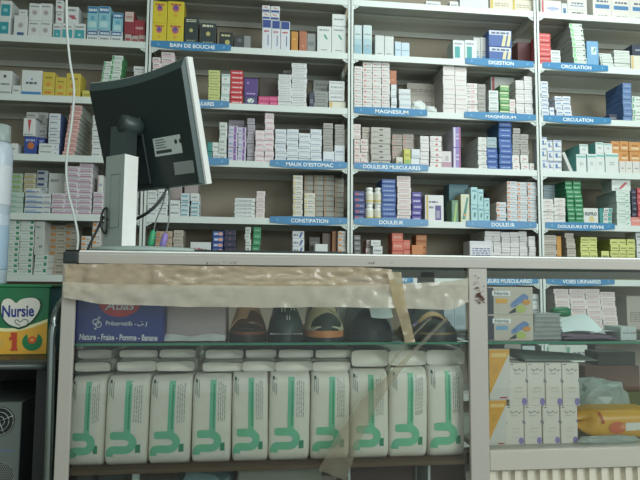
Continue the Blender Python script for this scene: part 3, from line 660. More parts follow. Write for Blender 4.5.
# R4 bay 2
RUN(4, [(133, 139, 175, 7)], 'whitetext', 'white box', 'between stand and left upright')
RUN(4, [(147, 157, 190, 5), (158, 168, 184, 6)], 'whitetext', 'white box', 'behind cables, right of left upright')
RUN(4, [(169, 180, 200, 2)], 'whitetext', 'flat white box', 'right of cables on fourth shelf')
RUN(4, [(168, 182, 180, 1), (184, 198, 180, 1)], 'pinkbig', 'pinkish beige carton', 'behind light blue boxes', dy=.14)
RUN(4, [(180, 189, 193, 5)], 'lblue', 'light blue striped box', 'under monitor corner')
RUN(4, [(190, 199, 201, 4)], 'lblue', 'light blue striped box right of it', 'under monitor corner')
RUN(4, [(190, 199, 193, 1, 201)], 'whiteplain', 'white box', 'on light blue stack under monitor corner')
RUN(4, [(234, 255, 198, 5)], 'whitetext', 'wide flat white box', 'middle of fourth shelf')
RUN(4, [(256, 265, 191, 5)], 'pinkwhite', 'pinkish white box', 'middle of fourth shelf', lean=1)
RUN(4, [(293, 303, 175, 9)], 'yelwhite', 'white box with yellow end', 'left above CONSTIPATION sign')
RUN(4, [(304, 315, 193, 5)], 'yelwhite', 'cream box with yellow end', 'above CONSTIPATION sign')
RUN(4, [(304, 313, 175, 9), (314, 323, 175, 9), (324, 334, 175, 9), (335, 344, 178, 9)], 'beigeblue', 'beige box with orange end', 'behind CONSTIPATION sign', dy=.12)
# R4 bay 3
RUN(4, [(354, 365, 191, 5)], 'navyor', 'navy box with red mark', 'left above DOULEUR sign')
RUN(4, [(382, 396, 179, 9)], 'bluest', 'blue box', 'above left DOULEUR sign', d=.14)
RUN(4, [(397, 411, 176, 8)], 'pinkwhite', 'pinkish white box', 'between blue and purple stacks')
RUN(4, [(412, 422, 192, 5)], 'purple', 'purple box', 'right end of left DOULEUR sign')
RUN(4, [(425, 444, 195, 1)], 'goldpurple', 'white box with gold stripe and purple panel', 'on fourth shelf')
RUN(4, [(449, 469, 184, 1)], 'cyanbig', 'large teal carton', 'set back on fourth shelf', dy=.16)
RUN(4, [(452, 459, 200, 1)], 'greenthin', 'thin green box', 'left of the cream box')
RUN(4, [(461, 470, 194, 1)], 'creamthin', 'cream box with orange dot', 'left of aqua boxes')
RUN(4, [(471, 478, 187, 2), (478, 484, 189, 2), (484, 490, 198, 2)], 'aquabox', 'aqua box with green leaf', 'above right DOULEUR sign', jit=.4)
RUN(4, [(497, 507, 202, 4)], 'orangest', 'short white box with orange end', 'above right DOULEUR sign')
RUN(4, [(507, 517, 181, 9), (518, 527, 182, 9), (528, 537, 182, 9)], 'orangest', 'white box with orange end', 'above right DOULEUR sign', d=.26, jit=.6)
# R4 bay 4
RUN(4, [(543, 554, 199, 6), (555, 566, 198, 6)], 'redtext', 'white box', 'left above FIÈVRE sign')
RUN(4, [(544, 556, 185, 7)], 'greyblue', 'grey box', 'behind white boxes right of upright', dy=.12)
RUN(4, [(567, 574, 181, 10), (575, 583, 181, 10)], 'greenbox', 'green box', 'above FIÈVRE sign', lean=-3, d=.2)
REPRO = RUN(4, [(584, 599, 208, 1)], 'repro', 'white box with dark lettering', 'right of green stacks')
RUN(4, [(600, 604, 208, 1)], 'tealside', 'narrow teal box', 'right of the lettered white box')
RUN(4, [(604, 613, 208, 4)], 'tealstripe', 'white and teal box', 'right end of FIÈVRE sign')
RUN(4, [(617, 631, 191, 6)], 'greentick', 'white box with green tick', 'right of FIÈVRE sign', d=.18)
RUN(4, [(612, 631, 179, 1, 191)], 'redwing', 'white box with red wing', 'on green tick stack')
RUN(4, [(632, 644, 217, 1)], 'coralpink', 'coral pink box', 'right end of fourth shelf')
RUN(4, [(632, 637, 189, 5, 217)], 'navyside', 'narrow navy box', 'on coral pink box')
RUN(4, [(638, 645, 188, 5, 217)], 'redpink', 'red box', 'on coral pink box, right frame edge')
# --- R5 bay 1
RUN(5, [(5, 19, 220, 10), (20, 33, 220, 10), (34, 47, 255, 3)], 'greensq', 'white box with green square', 'left of counter corner')
RUN(5, [(34, 44, 221, 1, 255)], 'dotgreen', 'large pale box with green dot', 'on third green-square column')
RUN(5, [(49, 65, 225, 8), (66, 77, 223, 8)], 'orangelist', 'grey-beige box with orange end', 'left of monitor stand', dy=.1)
RUN(5, [(80, 90, 236, 7)], 'orangew', 'white and orange box', 'left of monitor stand')
RUN(5, [(92, 101, 222, 9)], 'orangew', 'white and orange box nearest stand', 'left of monitor stand')
# R5 bay 2
RUN(5, [(155, 163, 231, 7), (164, 172, 231, 7)], 'beigeor', 'beige and orange box', 'behind the coloured plugs')
RUN(5, [(173, 183, 230, 7)], 'beige', 'beige box', 'right of the coloured plugs')
RUN(5, [(190, 211, 242, 2)], 'reddots', 'white box with red dots', 'right of the purple plug')
RUN(5, [(212, 223, 231, 8)], 'blueor', 'blue box with pale dot', 'just above counter edge')
RUN(5, [(224, 236, 230, 8)], 'navydot', 'dark navy box', 'right of blue stack above counter')
RUN(5, [(245, 251, 227, 8)], 'greenw', 'white box', 'left of green stack above counter', lean=-1)
RUN(5, [(252, 260, 227, 8)], 'green', 'green box', 'above counter edge', lean=2)
RUN(5, [(292, 304, 231, 6)], 'bluestripe', 'white box with blue slash', 'above counter, below CONSTIPATION sign')
RUN(5, [(309, 320, 237, 4)], 'dark', 'dark grey box', 'above counter, set back', dy=.08)
RUN(5, [(315, 328, 244, 2)], 'whiteplain', 'low white box', 'above counter in front of dark boxes', dy=.006)
RUN(5, [(322, 331, 233, 1)], 'brown', 'dark brown carton', 'above counter left of upright', dy=.08)
RUN(5, [(332, 337, 231, 1)], 'copper', 'narrow copper brown box', 'above counter left of upright', dy=.05)
RUN(5, [(338, 346, 231, 8)], 'orangew', 'white and orange box', 'left of middle upright above counter')
# R5 bay 3
RUN(5, [(354, 361, 235, 8)], 'striped', 'dark striped box', 'right of middle upright above counter')
RUN(5, [(366, 372, 240, 5)], 'whitered', 'white and red box', 'behind the low white pair', dy=.06)
RUN(5, [(373, 383, 246, 4)], 'whitetext', 'white box', 'left of coral boxes above counter')
RUN(5, [(371, 381, 240, 1, 246)], 'whiteplain', 'white box lying', 'on white stack left of coral boxes')
RUN(5, [(392, 403, 233, 5), (404, 411, 240, 4)], 'coral', 'coral red box', 'above counter below left DOULEUR sign')
RUN(5, [(416, 427, 235, 7)], 'orangebr', 'orange-brown box', 'right of coral boxes above counter', dy=.07)
RUN(5, [(412, 424, 245, 1)], 'orangefl', 'tan box', 'in front of orange-brown stack', dy=.006)
RUN(5, [(470, 492, 241, 1)], 'nupaf', 'white box with magenta and blue print', 'above counter')
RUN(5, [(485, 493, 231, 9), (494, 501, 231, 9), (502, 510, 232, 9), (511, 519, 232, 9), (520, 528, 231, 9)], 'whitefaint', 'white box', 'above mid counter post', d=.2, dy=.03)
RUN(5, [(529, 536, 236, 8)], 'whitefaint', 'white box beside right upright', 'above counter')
# R5 bay 4
RUN(5, [(544, 557, 235, 9)], 'beige', 'beige box', 'right of right upright above counter')
RUN(5, [(557, 562, 236, 1)], 'orange', 'yellow-orange box', 'above counter right of beige stack')
RUN(5, [(568, 577, 233, 9)], 'beige', 'grey-beige box', 'left of yellow-green stacks', lean=-4, d=.2)
RUN(5, [(581, 589, 237, 8), (590, 598, 237, 8)], 'yelgreen', 'yellow-green box', 'above right counter, left pair')
RUN(5, [(611, 619, 239, 7), (620, 627, 239, 7), (628, 636, 239, 7)], 'yelgreen', 'yellow-green box', 'above right counter, right group', d=.16)
RUN(5, [(602, 610, 251, 3)], 'yelgreen', 'yellow-green box', 'above right counter, low pile between')
RUN(5, [(637, 645, 232, 6)], 'whitetext', 'white box', 'right end above counter')
# --- R6 (through the display case)
RUN(6, [(408, 420, 300, 2)], 'purple', 'purple and white box', 'behind tape at top of left case')
RUN(6, [(444, 454, 299, 1), (455, 466, 300, 1)], 'greyblue', 'pale blue-grey box', 'behind the black sandal')
RUN(6, [(530, 540, 294, 4)], 'whitetext', 'white box', 'right of glove boxes, behind', dy=.02)
RUN(6, [(556, 571, 289, 9), (571, 587, 289, 9), (587, 602, 289, 9), (602, 617, 292, 9)], 'pinkwhite', 'white box with faint pink', 'behind white papers', lean=-3)
RUN(6, [(627, 650, 296, 1)], 'beige', 'large beige carton', 'lower shelf behind small grey box', dy=.12)
# R7
RUN(7, [(505, 522, 344, 5)], 'greymid', 'grey box', 'lowest shelf behind flap of carton')
RUN(7, [(523, 536, 346, 3)], 'lblue', 'white and blue box', 'lowest shelf behind white boxes')
RUN(7, [(545, 566, 345, 3), (567, 588, 345, 3)], 'greenwht', 'white box with pale green print', 'lowest shelf behind case')
RUN(7, [(596, 604, 346, 1)], 'darkbr', 'dark upright box', 'lowest shelf behind case')
RUN(7, [(612, 632, 358, 1)], 'whiteplain', 'white box', 'lowest shelf behind brown carton')
for lab, n in CNT['lab'].items():
    if n > 1: print('DUPLABEL', n, lab)
    if not 4 <= len(lab.split()) <= 16: print('LEN', len(lab.split()), lab)
# lettering on the white carton
o = REPRO[0]; hh = max(v.co.z for v in o.data.vertices); ww = max(v.co.x for v in o.data.vertices)*2; dd = min(v.co.y for v in o.data.vertices)
text_obj('lettering', 'REPRO', o, 0, hh*.66, dd-.0006, ww*.8, hh*.2, mat('#3c4450', .5), bold=.02)

# white bottles on R4
def lathe(mb, prof, mt, n=20, c=(0, 0, 0)):
    rings = [[(c[0]+r*math.cos(2*math.pi*k/n), c[1]+r*math.sin(2*math.pi*k/n), c[2]+z) for k in range(n)] for r, z in prof]
    vs = [v for g in rings for v in g]; fs = []
    for i in range(len(prof)-1):
        for k in range(n): fs.append((i*n+k, i*n+(k+1) % n, (i+1)*n+(k+1) % n, (i+1)*n+k))
    fs.append(list(range(n))[::-1]); fs.append([(len(prof)-1)*n+k for k in range(n)])
    mb.add(vs, fs, mt, True)
def bottle(px0, px1, zb, zt, label):
    Y = YF+.05; a, b = at(px0, 200, Y).x, at(px1, 200, Y).x; r = (b-a)/2-.0005; h = zt-zb
    root = empty('pill_bottle', ((a+b)/2, Y, zb), label, 'bottle', 'white pill bottles above the left DOULEUR sign')
    mb = MB(); lathe(mb, [(r*.92, 0), (r, .003), (r, h*.70), (r*.9, h*.76), (r*.72, h*.79), (r*.72, h*.82)], mat('#dfe3dd', .35)); mb.obj('bottle_body', root)
    mb = MB(); lathe(mb, [(r*.8, h*.81), (r*.84, h*.83), (r*.84, h*.98), (r*.78, h)], mat('#e6e9e6', .4)); mb.obj('cap', root)
    mb = MB(); lathe(mb, [(r*1.01, h*.1), (r*1.012, h*.11), (r*1.012, h*.6), (r*1.01, h*.61)], mat('#d9d8c6', .5)); mb.obj('paper_label', root)
    mb = MB(); lathe(mb, [(r*1.015, h*.15), (r*1.018, h*.16), (r*1.018, h*.22), (r*1.015, h*.23)], mat('#c9b85a', .5)); mb.obj('label_band', root)
    return zt
z0 = SH[4]; zt = at(370, 188, YF+.05).z; zm = (z0+zt)/2
bottle(365, 373.5, z0, zm, 'white pill bottle, lower left of four above left DOULEUR sign')
bottle(374, 382.5, z0, zm, 'white pill bottle, lower right of four above left DOULEUR sign')
bottle(365, 373.5, zm, zt, 'white pill bottle, upper left of four above left DOULEUR sign')
bottle(374, 382.5, zm, zt, 'white pill bottle, upper right of four above left DOULEUR sign')

# crumpled papers behind MAGNESIUM sign, leaning white card
def crumple(name, px0, px1, py0, py1, Y, depth, zb, mt, label, cat, seed=1, amp=.3):
    rr = random.Random(seed); a = at(px0, py1, Y); b = at(px1, py1, Y); zt = at(px0, py0, Y).z
    w = b.x-a.x; h = zt-zb
    bm = bmesh.new(); bmesh.ops.create_icosphere(bm, subdivisions=3, radius=1)
    from mathutils import noise
    for v in bm.verts:
        nn = noise.noise(v.co*2.3+Vector((seed*3.1, 0, 0)))+.5*noise.noise(v.co*5.1+Vector((0, seed*1.7, 0)))
        s = 1+amp*nn; x, y, z = v.co*s
        sq = lambda t: math.copysign(min(abs(t), 1.2)**.7, t)
        v.co = Vector((sq(x)*w/2, sq(y)*depth/2, max(0, (sq(z)+1)/2*h)))
    me = bpy.data.meshes.new(name); bm.to_mesh(me); bm.free(); me.materials.append(mt)
    zmin = min(v.co.z for v in me.vertices)
    for v in me.vertices: v.co.z -= zmin
    o = bpy.data.objects.new(name, me); C.objects.link(o); o.location = (a.x+w/2, Y+depth/2, zb)
    return tag(o, label, cat)
crumple('crumpled_leaflet', 412, 426, 100, 108, YF+.02, .05, SH[2], mat('#ccd4d2', .6), 'crumpled white paper leaflet right of MAGNESIUM sign', 'paper', 3, .45)
crumple('crumpled_leaflet', 425, 437, 105, 111, YF+.02, .05, SH[2], mat('#c4ccca', .6), 'flat crumpled paper lying right of the taller leaflet', 'paper', 5, .4)
mb = MB(); a = at(562, 148, YF+.03); b = at(572, 170, YF+.03)
mb.prism([(-.028, .105), (-.012, .11), (.032, .006), (.016, 0)], 0, .05, mat('#bfc4c0', .5))
tag(mb.obj('leaning_box', None, ((a.x+b.x)/2, YF+.03, SH[3])), 'pale flat box leaning sideways left of white and teal boxes', 'medicine box')

# ------------------------------------------------------------------ display counter
ALU = mat('#a19d96', .38, var=.04, scale=6); ALU_HIGHLIGHT = mat('#f0f4f2', .3, var=.03, scale=6)
YC = 1.300
cz = lambda z: CZ+z
TOPZ, BEZ = at(300, 251.2+2.6, YC).z, at(475, 268, YC).z
TOPZ = at(475, 255.5, YC).z
XL0, XL1 = at(54.6, 450, YC).x, at(68.5, 450, YC).x
XM0, XM1 = at(469.5, 345, YC).x, at(488.2, 345, YC).x
XR1 = 1.46; XR0 = XR1-.045
ZSH = at(300, 342.5, YC+.03).z            # glass shelf top
ZB = at(265, 466.5, YC+.02).z              # left board surface (front)
ZR = at(560, 449.5, YC).z; ZR0 = at(560, 469, YC).z
YK = 1.74
counter = empty('display_counter', (0, YC, 0), 'grey aluminium and glass display counter standing before the wall shelving', 'display case')
def cp(mb, name, **k): return rel(mb, name, counter, (0, YC, 0))
for x0, x1 in ((XL0, XL1), (XM0, XM1), (XR0, XR1)):
    mb = MB(); mb.box(x0, YC, .0, x1, YC+.011, BEZ, ALU, .0015); cp(mb, 'front_post')
    mb = MB(); mb.box(x0, YK-.035, .0, x1, YK, BEZ, ALU, .0015); cp(mb, 'rear_post')
mb = MB(); mb.box(XL0+.034, YC-.003, BEZ, XR1, YC+.035, TOPZ-.004, ALU, .001)
rail = cp(mb, 'top_rail'); mb = MB(); xa, xb = XL0+.034, XR1
pf = [(YC-.0032, TOPZ-.0095), (YC+.001, TOPZ-.004), (YC+.007, TOPZ-.0005), (YC+.011, TOPZ)]
mb.add([(xa, y, z) for y, z in pf]+[(xb, y, z) for y, z in pf]+[(xa, YC+.011, TOPZ-.0095), (xb, YC+.011, TOPZ-.0095)], [(i, i+4, i+5, i+1) for i in range(3)]+[(0, 1, 2, 3, 8), (4, 9, 7, 6, 5), (0, 8, 9, 4), (3, 7, 9, 8)], ALU_HIGHLIGHT); cp(mb, 'rounded_edge_highlight').parent = rail  # rounded rail edge in whiter aluminium, its highlight painted into the colour
mb = MB(); mb.box(XL0, YC-.004, BEZ-.0, XL0+.034, YC+.036, TOPZ-.004, mat('#20282a', .5), .004); cp(mb, 'corner_cap')
mb = MB(); mb.box(XL0, YK-.035, BEZ-.02, XR1, YK, TOPZ-.004, ALU, .001); cp(mb, 'rear_rail')
for x0, x1 in ((XL0, XL0+.034), (XR1-.034, XR1)):
    mb = MB(); mb.box(x0, YC+.036, BEZ, x1, YK-.036, TOPZ-.004, ALU, .001); cp(mb, 'side_rail')
mb = MB(); mb.box(XL0, YC+.012, TOPZ-.003, XR1, YK, TOPZ+.001, GLASS_SHELF); cp(mb, 'glass_top')
for x0, x1 in ((XL1, XM0), (XM1, XR0)):
    mb = MB(); mb.box(x0-.004, YC+.012, ZR0 if x0 > .3 else .3, x1+.004, YC+.016, BEZ+.006, GLASS); cp(mb, 'front_glass')
    mb = MB(); mb.box(x0-.002, YC+.018, BEZ-.006, x1+.002, YC+.022, BEZ, mat('#2a302e', .7)); cp(mb, 'dark_strip')  # thin dark strip under the top rail, behind the glass
mb = MB(); mb.box(XL0+.003, YC+.036, .3, XL0+.007, YK-.036, BEZ, GLASS); cp(mb, 'end_glass')
GE = mat('#2d7a5e', .15)
for x0, x1 in ((XL1-.008, XM0+.008), (XM1-.008, XR0+.008)):
    mb = MB(); mb.box(x0, YC+.030, ZSH-.006, x1, YK-.04, ZSH, GLASS_SHELF)
    mb.add([(x0, YC+.0297, ZSH-.006), (x1, YC+.0297, ZSH-.006), (x1, YC+.0297, ZSH), (x0, YC+.0297, ZSH)], [(0, 1, 2, 3)], GE); gsh = cp(mb, 'glass_shelf')
    for xx in (x0+.012, x1-.012):
        mb = MB(); mb.box(xx-.008, YC+.034, ZSH-.014, xx+.008, YC+.06, ZSH-.0062, mat('#8f928e', .3, .8), .001); cp(mb, 'shelf_clip').parent = gsh
WOOD = mat('#5a4632', .6, var=.2, scale=12)
mb = MB(); mb.box(XL1-.01, YC+.024, ZB-.010, XM0+.01, YK-.04, ZB, WOOD, .001); cp(mb, 'wooden_board')
mb = MB(); mb.box(XL1-.01, YC+.036, .26, XM0+.01, YK-.04, .28, mat('#3a332c', .7), .001); cp(mb, 'lower_board')
mb = MB(); mb.box(XL1, YC, .24, XM0, YC+.03, .30, ALU, .001); cp(mb, 'lower_rail')
mb = MB(); mb.box(XL1, YC+.01, .0, XM0, YC+.02, .24, mat('#a5a79f', .5)); cp(mb, 'kick_panel')
mb = MB(); mb.box(XM1, YC, ZR0, XR0, YC+.035, ZR, mat('#a9a69c', .4), .0015); cp(mb, 'lower_rail')
mb = MB(); mb.box(XM1-.01, YC+.036, ZR-.016, XR0+.01, YK-.04, ZR-.002, mat('#b5b3a8', .5), .001); cp(mb, 'base_board')
# corrugated front
mb = MB(); xs = XM1; P = (at(560, 476, YC+.012).x-at(547.6, 476, YC+.012).x); pts = []
while xs < XR0:
    for f, y in ((0, .024), (.12, .012), (.55, .010), (.68, .024)): pts.append((min(xs+f*P, XR0), YC+y))
    xs += P
pts.append((XR0, YC+.024))
vs = [(x, y, .0) for x, y in pts]+[(x, y, ZR0-.004) for x, y in pts]; n = len(pts)
mb.add(vs, [(i, i+1, i+1+n, i+n) for i in range(n-1)], mat('#c9c4b4', .45)); cp(mb, 'corrugated_panel')
# rust and scratches
RUST = mat('#4a2c20', .9, var=.3)
def blotches(name, spots, parent_fn, seed=2):
    rr = random.Random(seed); mb = MB()
    for (x0, y0, x1, y1, n, s) in spots:
        for k in range(n):
            px, py = rr.uniform(x0, x1), rr.uniform(y0, y1); c = at(px, py, YC); r = s*rr.uniform(.35, 1)*.0024; m = rr.randint(5, 8); p = rr.random()*6
            mb.add([(c.x+r*rr.uniform(.6, 1.3)*math.cos(p+6.283*i/m), YC-.0038-.0002*rr.random(), c.z+r*rr.uniform(.6, 1.3)*math.sin(p+6.283*i/m)) for i in range(m)], [list(range(m))], RUST)
    cp(mb, name)
blotches('rust_stain', [(473, 274, 478, 284, 8, .8), (474, 286, 484, 303, 30, 1.1), (476, 292, 483, 301, 10, 1.5)], None, 2)
blotches('scratch_marks', [(366, 262.4, 374, 263.8, 9, .7), (390, 262.6, 394, 263.2, 4, .5), (205, 262, 236, 264, 20, .6)], None, 3)

# ------------------------------------------------------------------ adhesive tape on the glass
from mathutils import noise
def film(name, top, bot, Y, mt, label, amp=.004, seed=0, nu=110, nv=12, cat='tape'):
    """ribbon between two pixel polylines"""
    def lerp(pl, t):
        n = len(pl)-1; k = min(int(t*n), n-1); f = t*n-k
        return (pl[k][0]+(pl[k+1][0]-pl[k][0])*f, pl[k][1]+(pl[k+1][1]-pl[k][1])*f)
    def fn(u, v):
        a, b = lerp(top, u), lerp(bot, u); px = a[0]+(b[0]-a[0])*v; py = a[1]+(b[1]-a[1])*v
        p = at(px, py, Y); q = Vector((p.x*28, p.z*60, seed))
        p.y += -abs(1.6*amp*noise.noise(q))-.35*abs(amp*noise.noise(q*2.7)); p.z += .0012*noise.noise(q*1.3)
        return p
    mb = MB(); mb.grid(fn, nu, nv, mt); o = mb.obj(name)
    org = Vector(o.data.vertices[0].co)
    for v_ in o.data.vertices: v_.co -= org
    o.location = org; return tag(o, label, cat)
film('packing_tape', [(65, 265), (120, 263.5), (200, 266), (300, 267), (360, 267), (391, 269)], [(67, 297), (120, 292), (200, 288), (300, 287.5), (360, 287.5), (398, 289)],
     YC-.009, FILM, 'wide brown crumpled packing tape along top of left case glass', .008, 1)
film('packing_tape', [(63, 282), (110, 284), (180, 285), (260, 286), (340, 286), (400, 284), (450, 281), (468, 278)], [(64, 297), (98, 304), (180, 306.5), (260, 307.5), (340, 307), (400, 308), (450, 310), (468, 302)],
     YC-.017, FILMW, 'clear whitish crumpled packing tape below the brown tape', .006, 5, nv=6)
film('packing_tape', [(401, 272), (405, 300), (410, 320), (415, 342)], [(387, 272), (393, 300), (400, 322), (405, 343)], YC-.024, FILMY, 'strip of yellowed tape hanging down between the shoes', .004, 8, 20, 4)
film('clear_tape', [(449, 318), (410, 358), (380, 400), (360, 440), (346, 480)], [(446, 317), (404, 358), (362, 400), (334, 440), (318, 470)], YC-.006, FILMC, 'long clear tape strip running diagonally over the white packs', .004, 12, 40, 5)
film('clear_tape', [(432, 318), (416, 334), (402, 350), (386, 372)], [(430, 317), (413.5, 333), (399, 350), (384, 371)], YC-.012, FILMC, 'short thin tape strip above the long diagonal tape', .002, 15, 20, 3)

# ------------------------------------------------------------------ absorbent packs
PK = mat('#e4e0d4', .38, var=.05, scale=25, bump=.5); GRN = mat('#72c09c', .45); GRN2 = mat('#2f8c68', .45); PTX = mat('#7f9089', .6)
def pack(px0, px1, ytop, ybot, label, k):
    Y = YC+.046; a, b = at(px0, 420, Y), at(px1, 420, Y); zb = ZB; zt = at((px0+px1)/2, ytop, Y).z
    w = b.x-a.x+.0012; h = zt-zb; d = .11
    rr = random.Random(k); bl = rr.uniform(.004, .007); tw = rr.uniform(-.003, .003)
    root = empty('absorbent_pack', ((a.x+b.x)/2, Y, zb), label, 'pack', 'white packs with green print standing in the left case')
    def surf(u, v):
        x = (u-.5)*w; z = v*h
        eu = abs(2*u-1); ev = abs(2*v-1)
        y = .5*d*(eu**5)*.28+.035*(ev**10)-bl*(1-eu*eu)*(1-ev**4)
        y += .0022*noise.noise(Vector((x*40+k*7, z*22, k)))
        return Vector((x+tw*(v-.5), y, z))
    mb = MB(); nu, nv = 16, 30; n2 = 44
    vs = []; fs = []
    # closed pillow: rings around z
    for j in range(nv+1):
        v = j/nv; ev = abs(2*v-1); sh = 1-.07*ev**9; r_ = (1-.30*ev**12)
        ring = []
        for i in range(n2):
            t = 2*math.pi*i/n2; cx, sy = math.cos(t), math.sin(t); e = .20
            X = math.copysign(abs(cx)**e, cx)*w/2*sh; Yy = math.copysign(abs(sy)**e, sy)*d/2*r_
            wr = .0016*noise.noise(Vector((X*45+k*9, v*9, Yy*30)))
            if Yy < 0: Yy -= bl*.6*(1-(X/(w/2))**2)*(1-ev**4)
            ring.append((X+tw*(v-.5)+wr*.4*(abs(X) < w*.42), Yy+d/2+wr, v*h))
        vs += ring
    for j in range(nv):
        for i in range(n2): fs.append((j*n2+i, j*n2+(i+1) % n2, (j+1)*n2+(i+1) % n2, (j+1)*n2+i))
    fs.append(list(range(n2))[::-1]); fs.append([nv*n2+i for i in range(n2)])
    mb.add(vs, fs, PK, True); bodyo = mb.obj('pack_body', root)
    def yf(x, v):
        ev = abs(2*v-1); sh = 1-.07*ev**9; q = min(.999, abs(x)/(w/2*sh)); s = (1-q**(2/.20))**(.20/2)
        Yy = -s*d/2*(1-.30*ev**12)-bl*.6*(1-q*q*sh*sh)*(1-ev**4)
        wr = .0016*noise.noise(Vector((x*45+k*9, v*9, Yy*30)))
        return Yy+d/2+wr-.0012
    P3 = lambda u, v, e=0: Vector(((u-.5)*w*.96+tw*(v-.5), yf((u-.5)*w*.96, v)-e, v*h))
    pr = MB()
    def patch(u0, v0, u1, v1, mt, nu=3, nv=10, e=0): pr.grid(lambda s, t: P3(u0+(u1-u0)*s, v0+(v1-v0)*t, e), nu, nv, mt)
    patch(.45, .34, .61, .955, GRN)
    for q in range(16): patch(.535, .42+q*.031, .575, .442+q*.031, GRN2, 1, 1, .0004)
    # green ribbon mark
    ctr = catmull([(.13, .345, 0), (.30, .347, 0), (.50, .345, 0), (.62, .32, 0), (.68, .27, 0), (.62, .21, 0), (.50, .190, 0), (.30, .190, 0), (.17, .185, 0), (.125, .15, 0), (.12, .115, 0)], 5)
    ww = [.034]*len(ctr); L = []
    for i, p in enumerate(ctr):
        dd_ = (ctr[min(i+1, len(ctr)-1)]-ctr[max(i-1, 0)]); dd_.x *= w; dd_.y *= h; dd_.normalize()
        nx, ny = -dd_.y, dd_.x; r_ = .043*h*(.8 if i < 2 else 1)
        L.append((P3(p.x+nx*r_/w, p.y+ny*r_/h, .0006), P3(p.x, p.y, .0006), P3(p.x-nx*r_/w, p.y-ny*r_/h, .0006)))
    pr.add([v for l in L for v in l], [(i*3+j, i*3+j+1, i*3+j+4, i*3+j+3) for i in range(len(L)-1) for j in (0, 1)], GRN, True)
    patch(.74, .155, .86, .245, GRN2, 1, 2)
    for c_ in range(4):
        v = .48+.03*rr.random()
        while v < .90:
            l = rr.uniform(.02, .06); patch(.67+c_*.055, v, .685+c_*.055, v+l, PTX, 1, 1); v += l+.012
    for c_ in range(3): patch(.06+c_*.045, .80-.02*c_, .075+c_*.045, .95, mat('#5f7a70', .6), 1, 2)
    patch(.06, .93, .11, .965, mat('#2c4a44', .6), 1, 1)
    pr.obj('printed_label', bodyo)
PKS = [(69, 104, 378, 466), (105, 148, 377, 469), (149, 191, 377, 467), (192, 231, 376, 465), (232, 268, 374, 466), (269, 310, 373, 462), (311, 350, 373, 461), (351, 389, 371, 460), (390, 428, 369, 459), (429, 465, 367, 457)]
ordn = ['leftmost', 'second', 'third', 'fourth', 'fifth', 'sixth', 'seventh', 'eighth', 'ninth', 'rightmost']
for k, (a_, b_, t_, u_) in enumerate(PKS):
    pack(a_, b_, t_, u_, f'white plastic pack with green print, {ordn[k]} '+('of the ten standing packs' if k in (0, 9) else 'from left of ten standing packs'), k)
# packs lying on top
def pillow(px0, px1, py0, py1, Y, depth, zb, label, k, grp, mt=PK):
    a, b = at(px0, py1, Y), at(px1, py1, Y); zt = at((px0+px1)/2, py0, Y).z; w = b.x-a.x; h = zt-zb
    mb = MB(); n2 = 28; nv = 12; vs = []; fs = []
    for j in range(nv+1):
        v = j/nv; ev = abs(2*v-1); sh = math.sqrt(max(0, 1-ev**8))*.22+.78
        for i in range(n2):
            t = 2*math.pi*i/n2; c, s = math.cos(t), math.sin(t); e = .33
            x = math.copysign(abs(c)**e, c)*w/2*(.9+.1*sh); z = math.copysign(abs(s)**e, s)*h/2*sh
            q = noise.noise(Vector((x*30+k*5, z*30, v*6)))*.003
            vs.append((x*1.05+q*.3, v*depth+q*1.5, z+h/2+q*.5*(z > 0)))
    for j in range(nv):
        for i in range(n2): fs.append((j*n2+i, j*n2+(i+1) % n2, (j+1)*n2+(i+1) % n2, (j+1)*n2+i))
    fs.append(list(range(n2))); fs.append([nv*n2+i for i in range(n2)][::-1])
    mb.add(vs, fs, mt, True); o = mb.obj('absorbent_pack', None, ((a.x+b.x)/2, Y, zb)); tag(o, label, 'pack', grp); return zt
YL = YC+.10
LOW = [(75, 110, 361), (117, 156, 360), (157, 194, 360), (203, 242, 361), (243, 275, 360), (276, 312, 360), (313, 350, 360)]
nm7 = ['leftmost', 'second', 'third', 'fourth', 'fifth', 'sixth', 'seventh']
for k, (a_, b_, t_) in enumerate(LOW):
    zt0 = at((a_+b_)/2, 375, YC+.046).z
    zt_ = pillow(a_, b_, t_, 373, YL-.02, .24, zt0, f'white pack lying flat on the standing packs, lower layer, {nm7[k]} from left', k, 'packs lying on top of the standing packs')
    zu = min(at((a_+b_)/2, 348.5, YL).z, ZSH-.008)
    pillow(a_+3, b_+1, 348.5, 360, YL, .22, zt_, f'white pack lying under the glass shelf, upper layer, {nm7[k]} from left', k+20, 'packs lying on top of the standing packs')
for k, (a_, b_) in enumerate([(352, 388), (389, 426), (427, 464)]):
    zt0 = at((a_+b_)/2, 371-k, YC+.046).z
    pillow(a_, b_, 348, 370, YL-.02, .24, zt0, f'thick white pack lying on standing packs, {["left", "middle", "right"][k]} one of three at right', k+40, 'packs lying on top of the standing packs')

# ------------------------------------------------------------------ upper left case: condom carton, torn carton, shoes
def face_quad(mb, x0, z0, x1, z1, y, mt): mb.add([(x0, y, z0), (x1, y, z0), (x1, y, z1), (x0, y, z1)], [(0, 1, 2, 3)], mt)
Yc = YC+.045
a = at(75, 320, Yc).x; b = at(164, 320, Yc).x; zt = at(120, 276, Yc).z; w = b-a; h = zt-ZSH
root = empty('condom_carton', ((a+b)/2, Yc, ZSH), 'blue carton with red oval and white flavour names on the glass shelf', 'carton')
mb = MB(); mb.box(-w/2, 0, 0, w/2, .16, h, mat('#1f2f7c', .4), .0015); mb.obj('carton_body', root)
def lp(px, py): p = at(px, py, Yc); return p.x-(a+b)/2, p.z-ZSH
cx, cz_ = lp(120, 302); rx = lp(141, 302)[0]-cx; rz = cz_-lp(120, 317)[1]
mb = MB(); mb.disc(cx, -.0008, cz_, rx, rz, mat('#b5222e', .4), 32); mb.obj('red_oval', root)
WT = mat('#d3d6dc', .5)
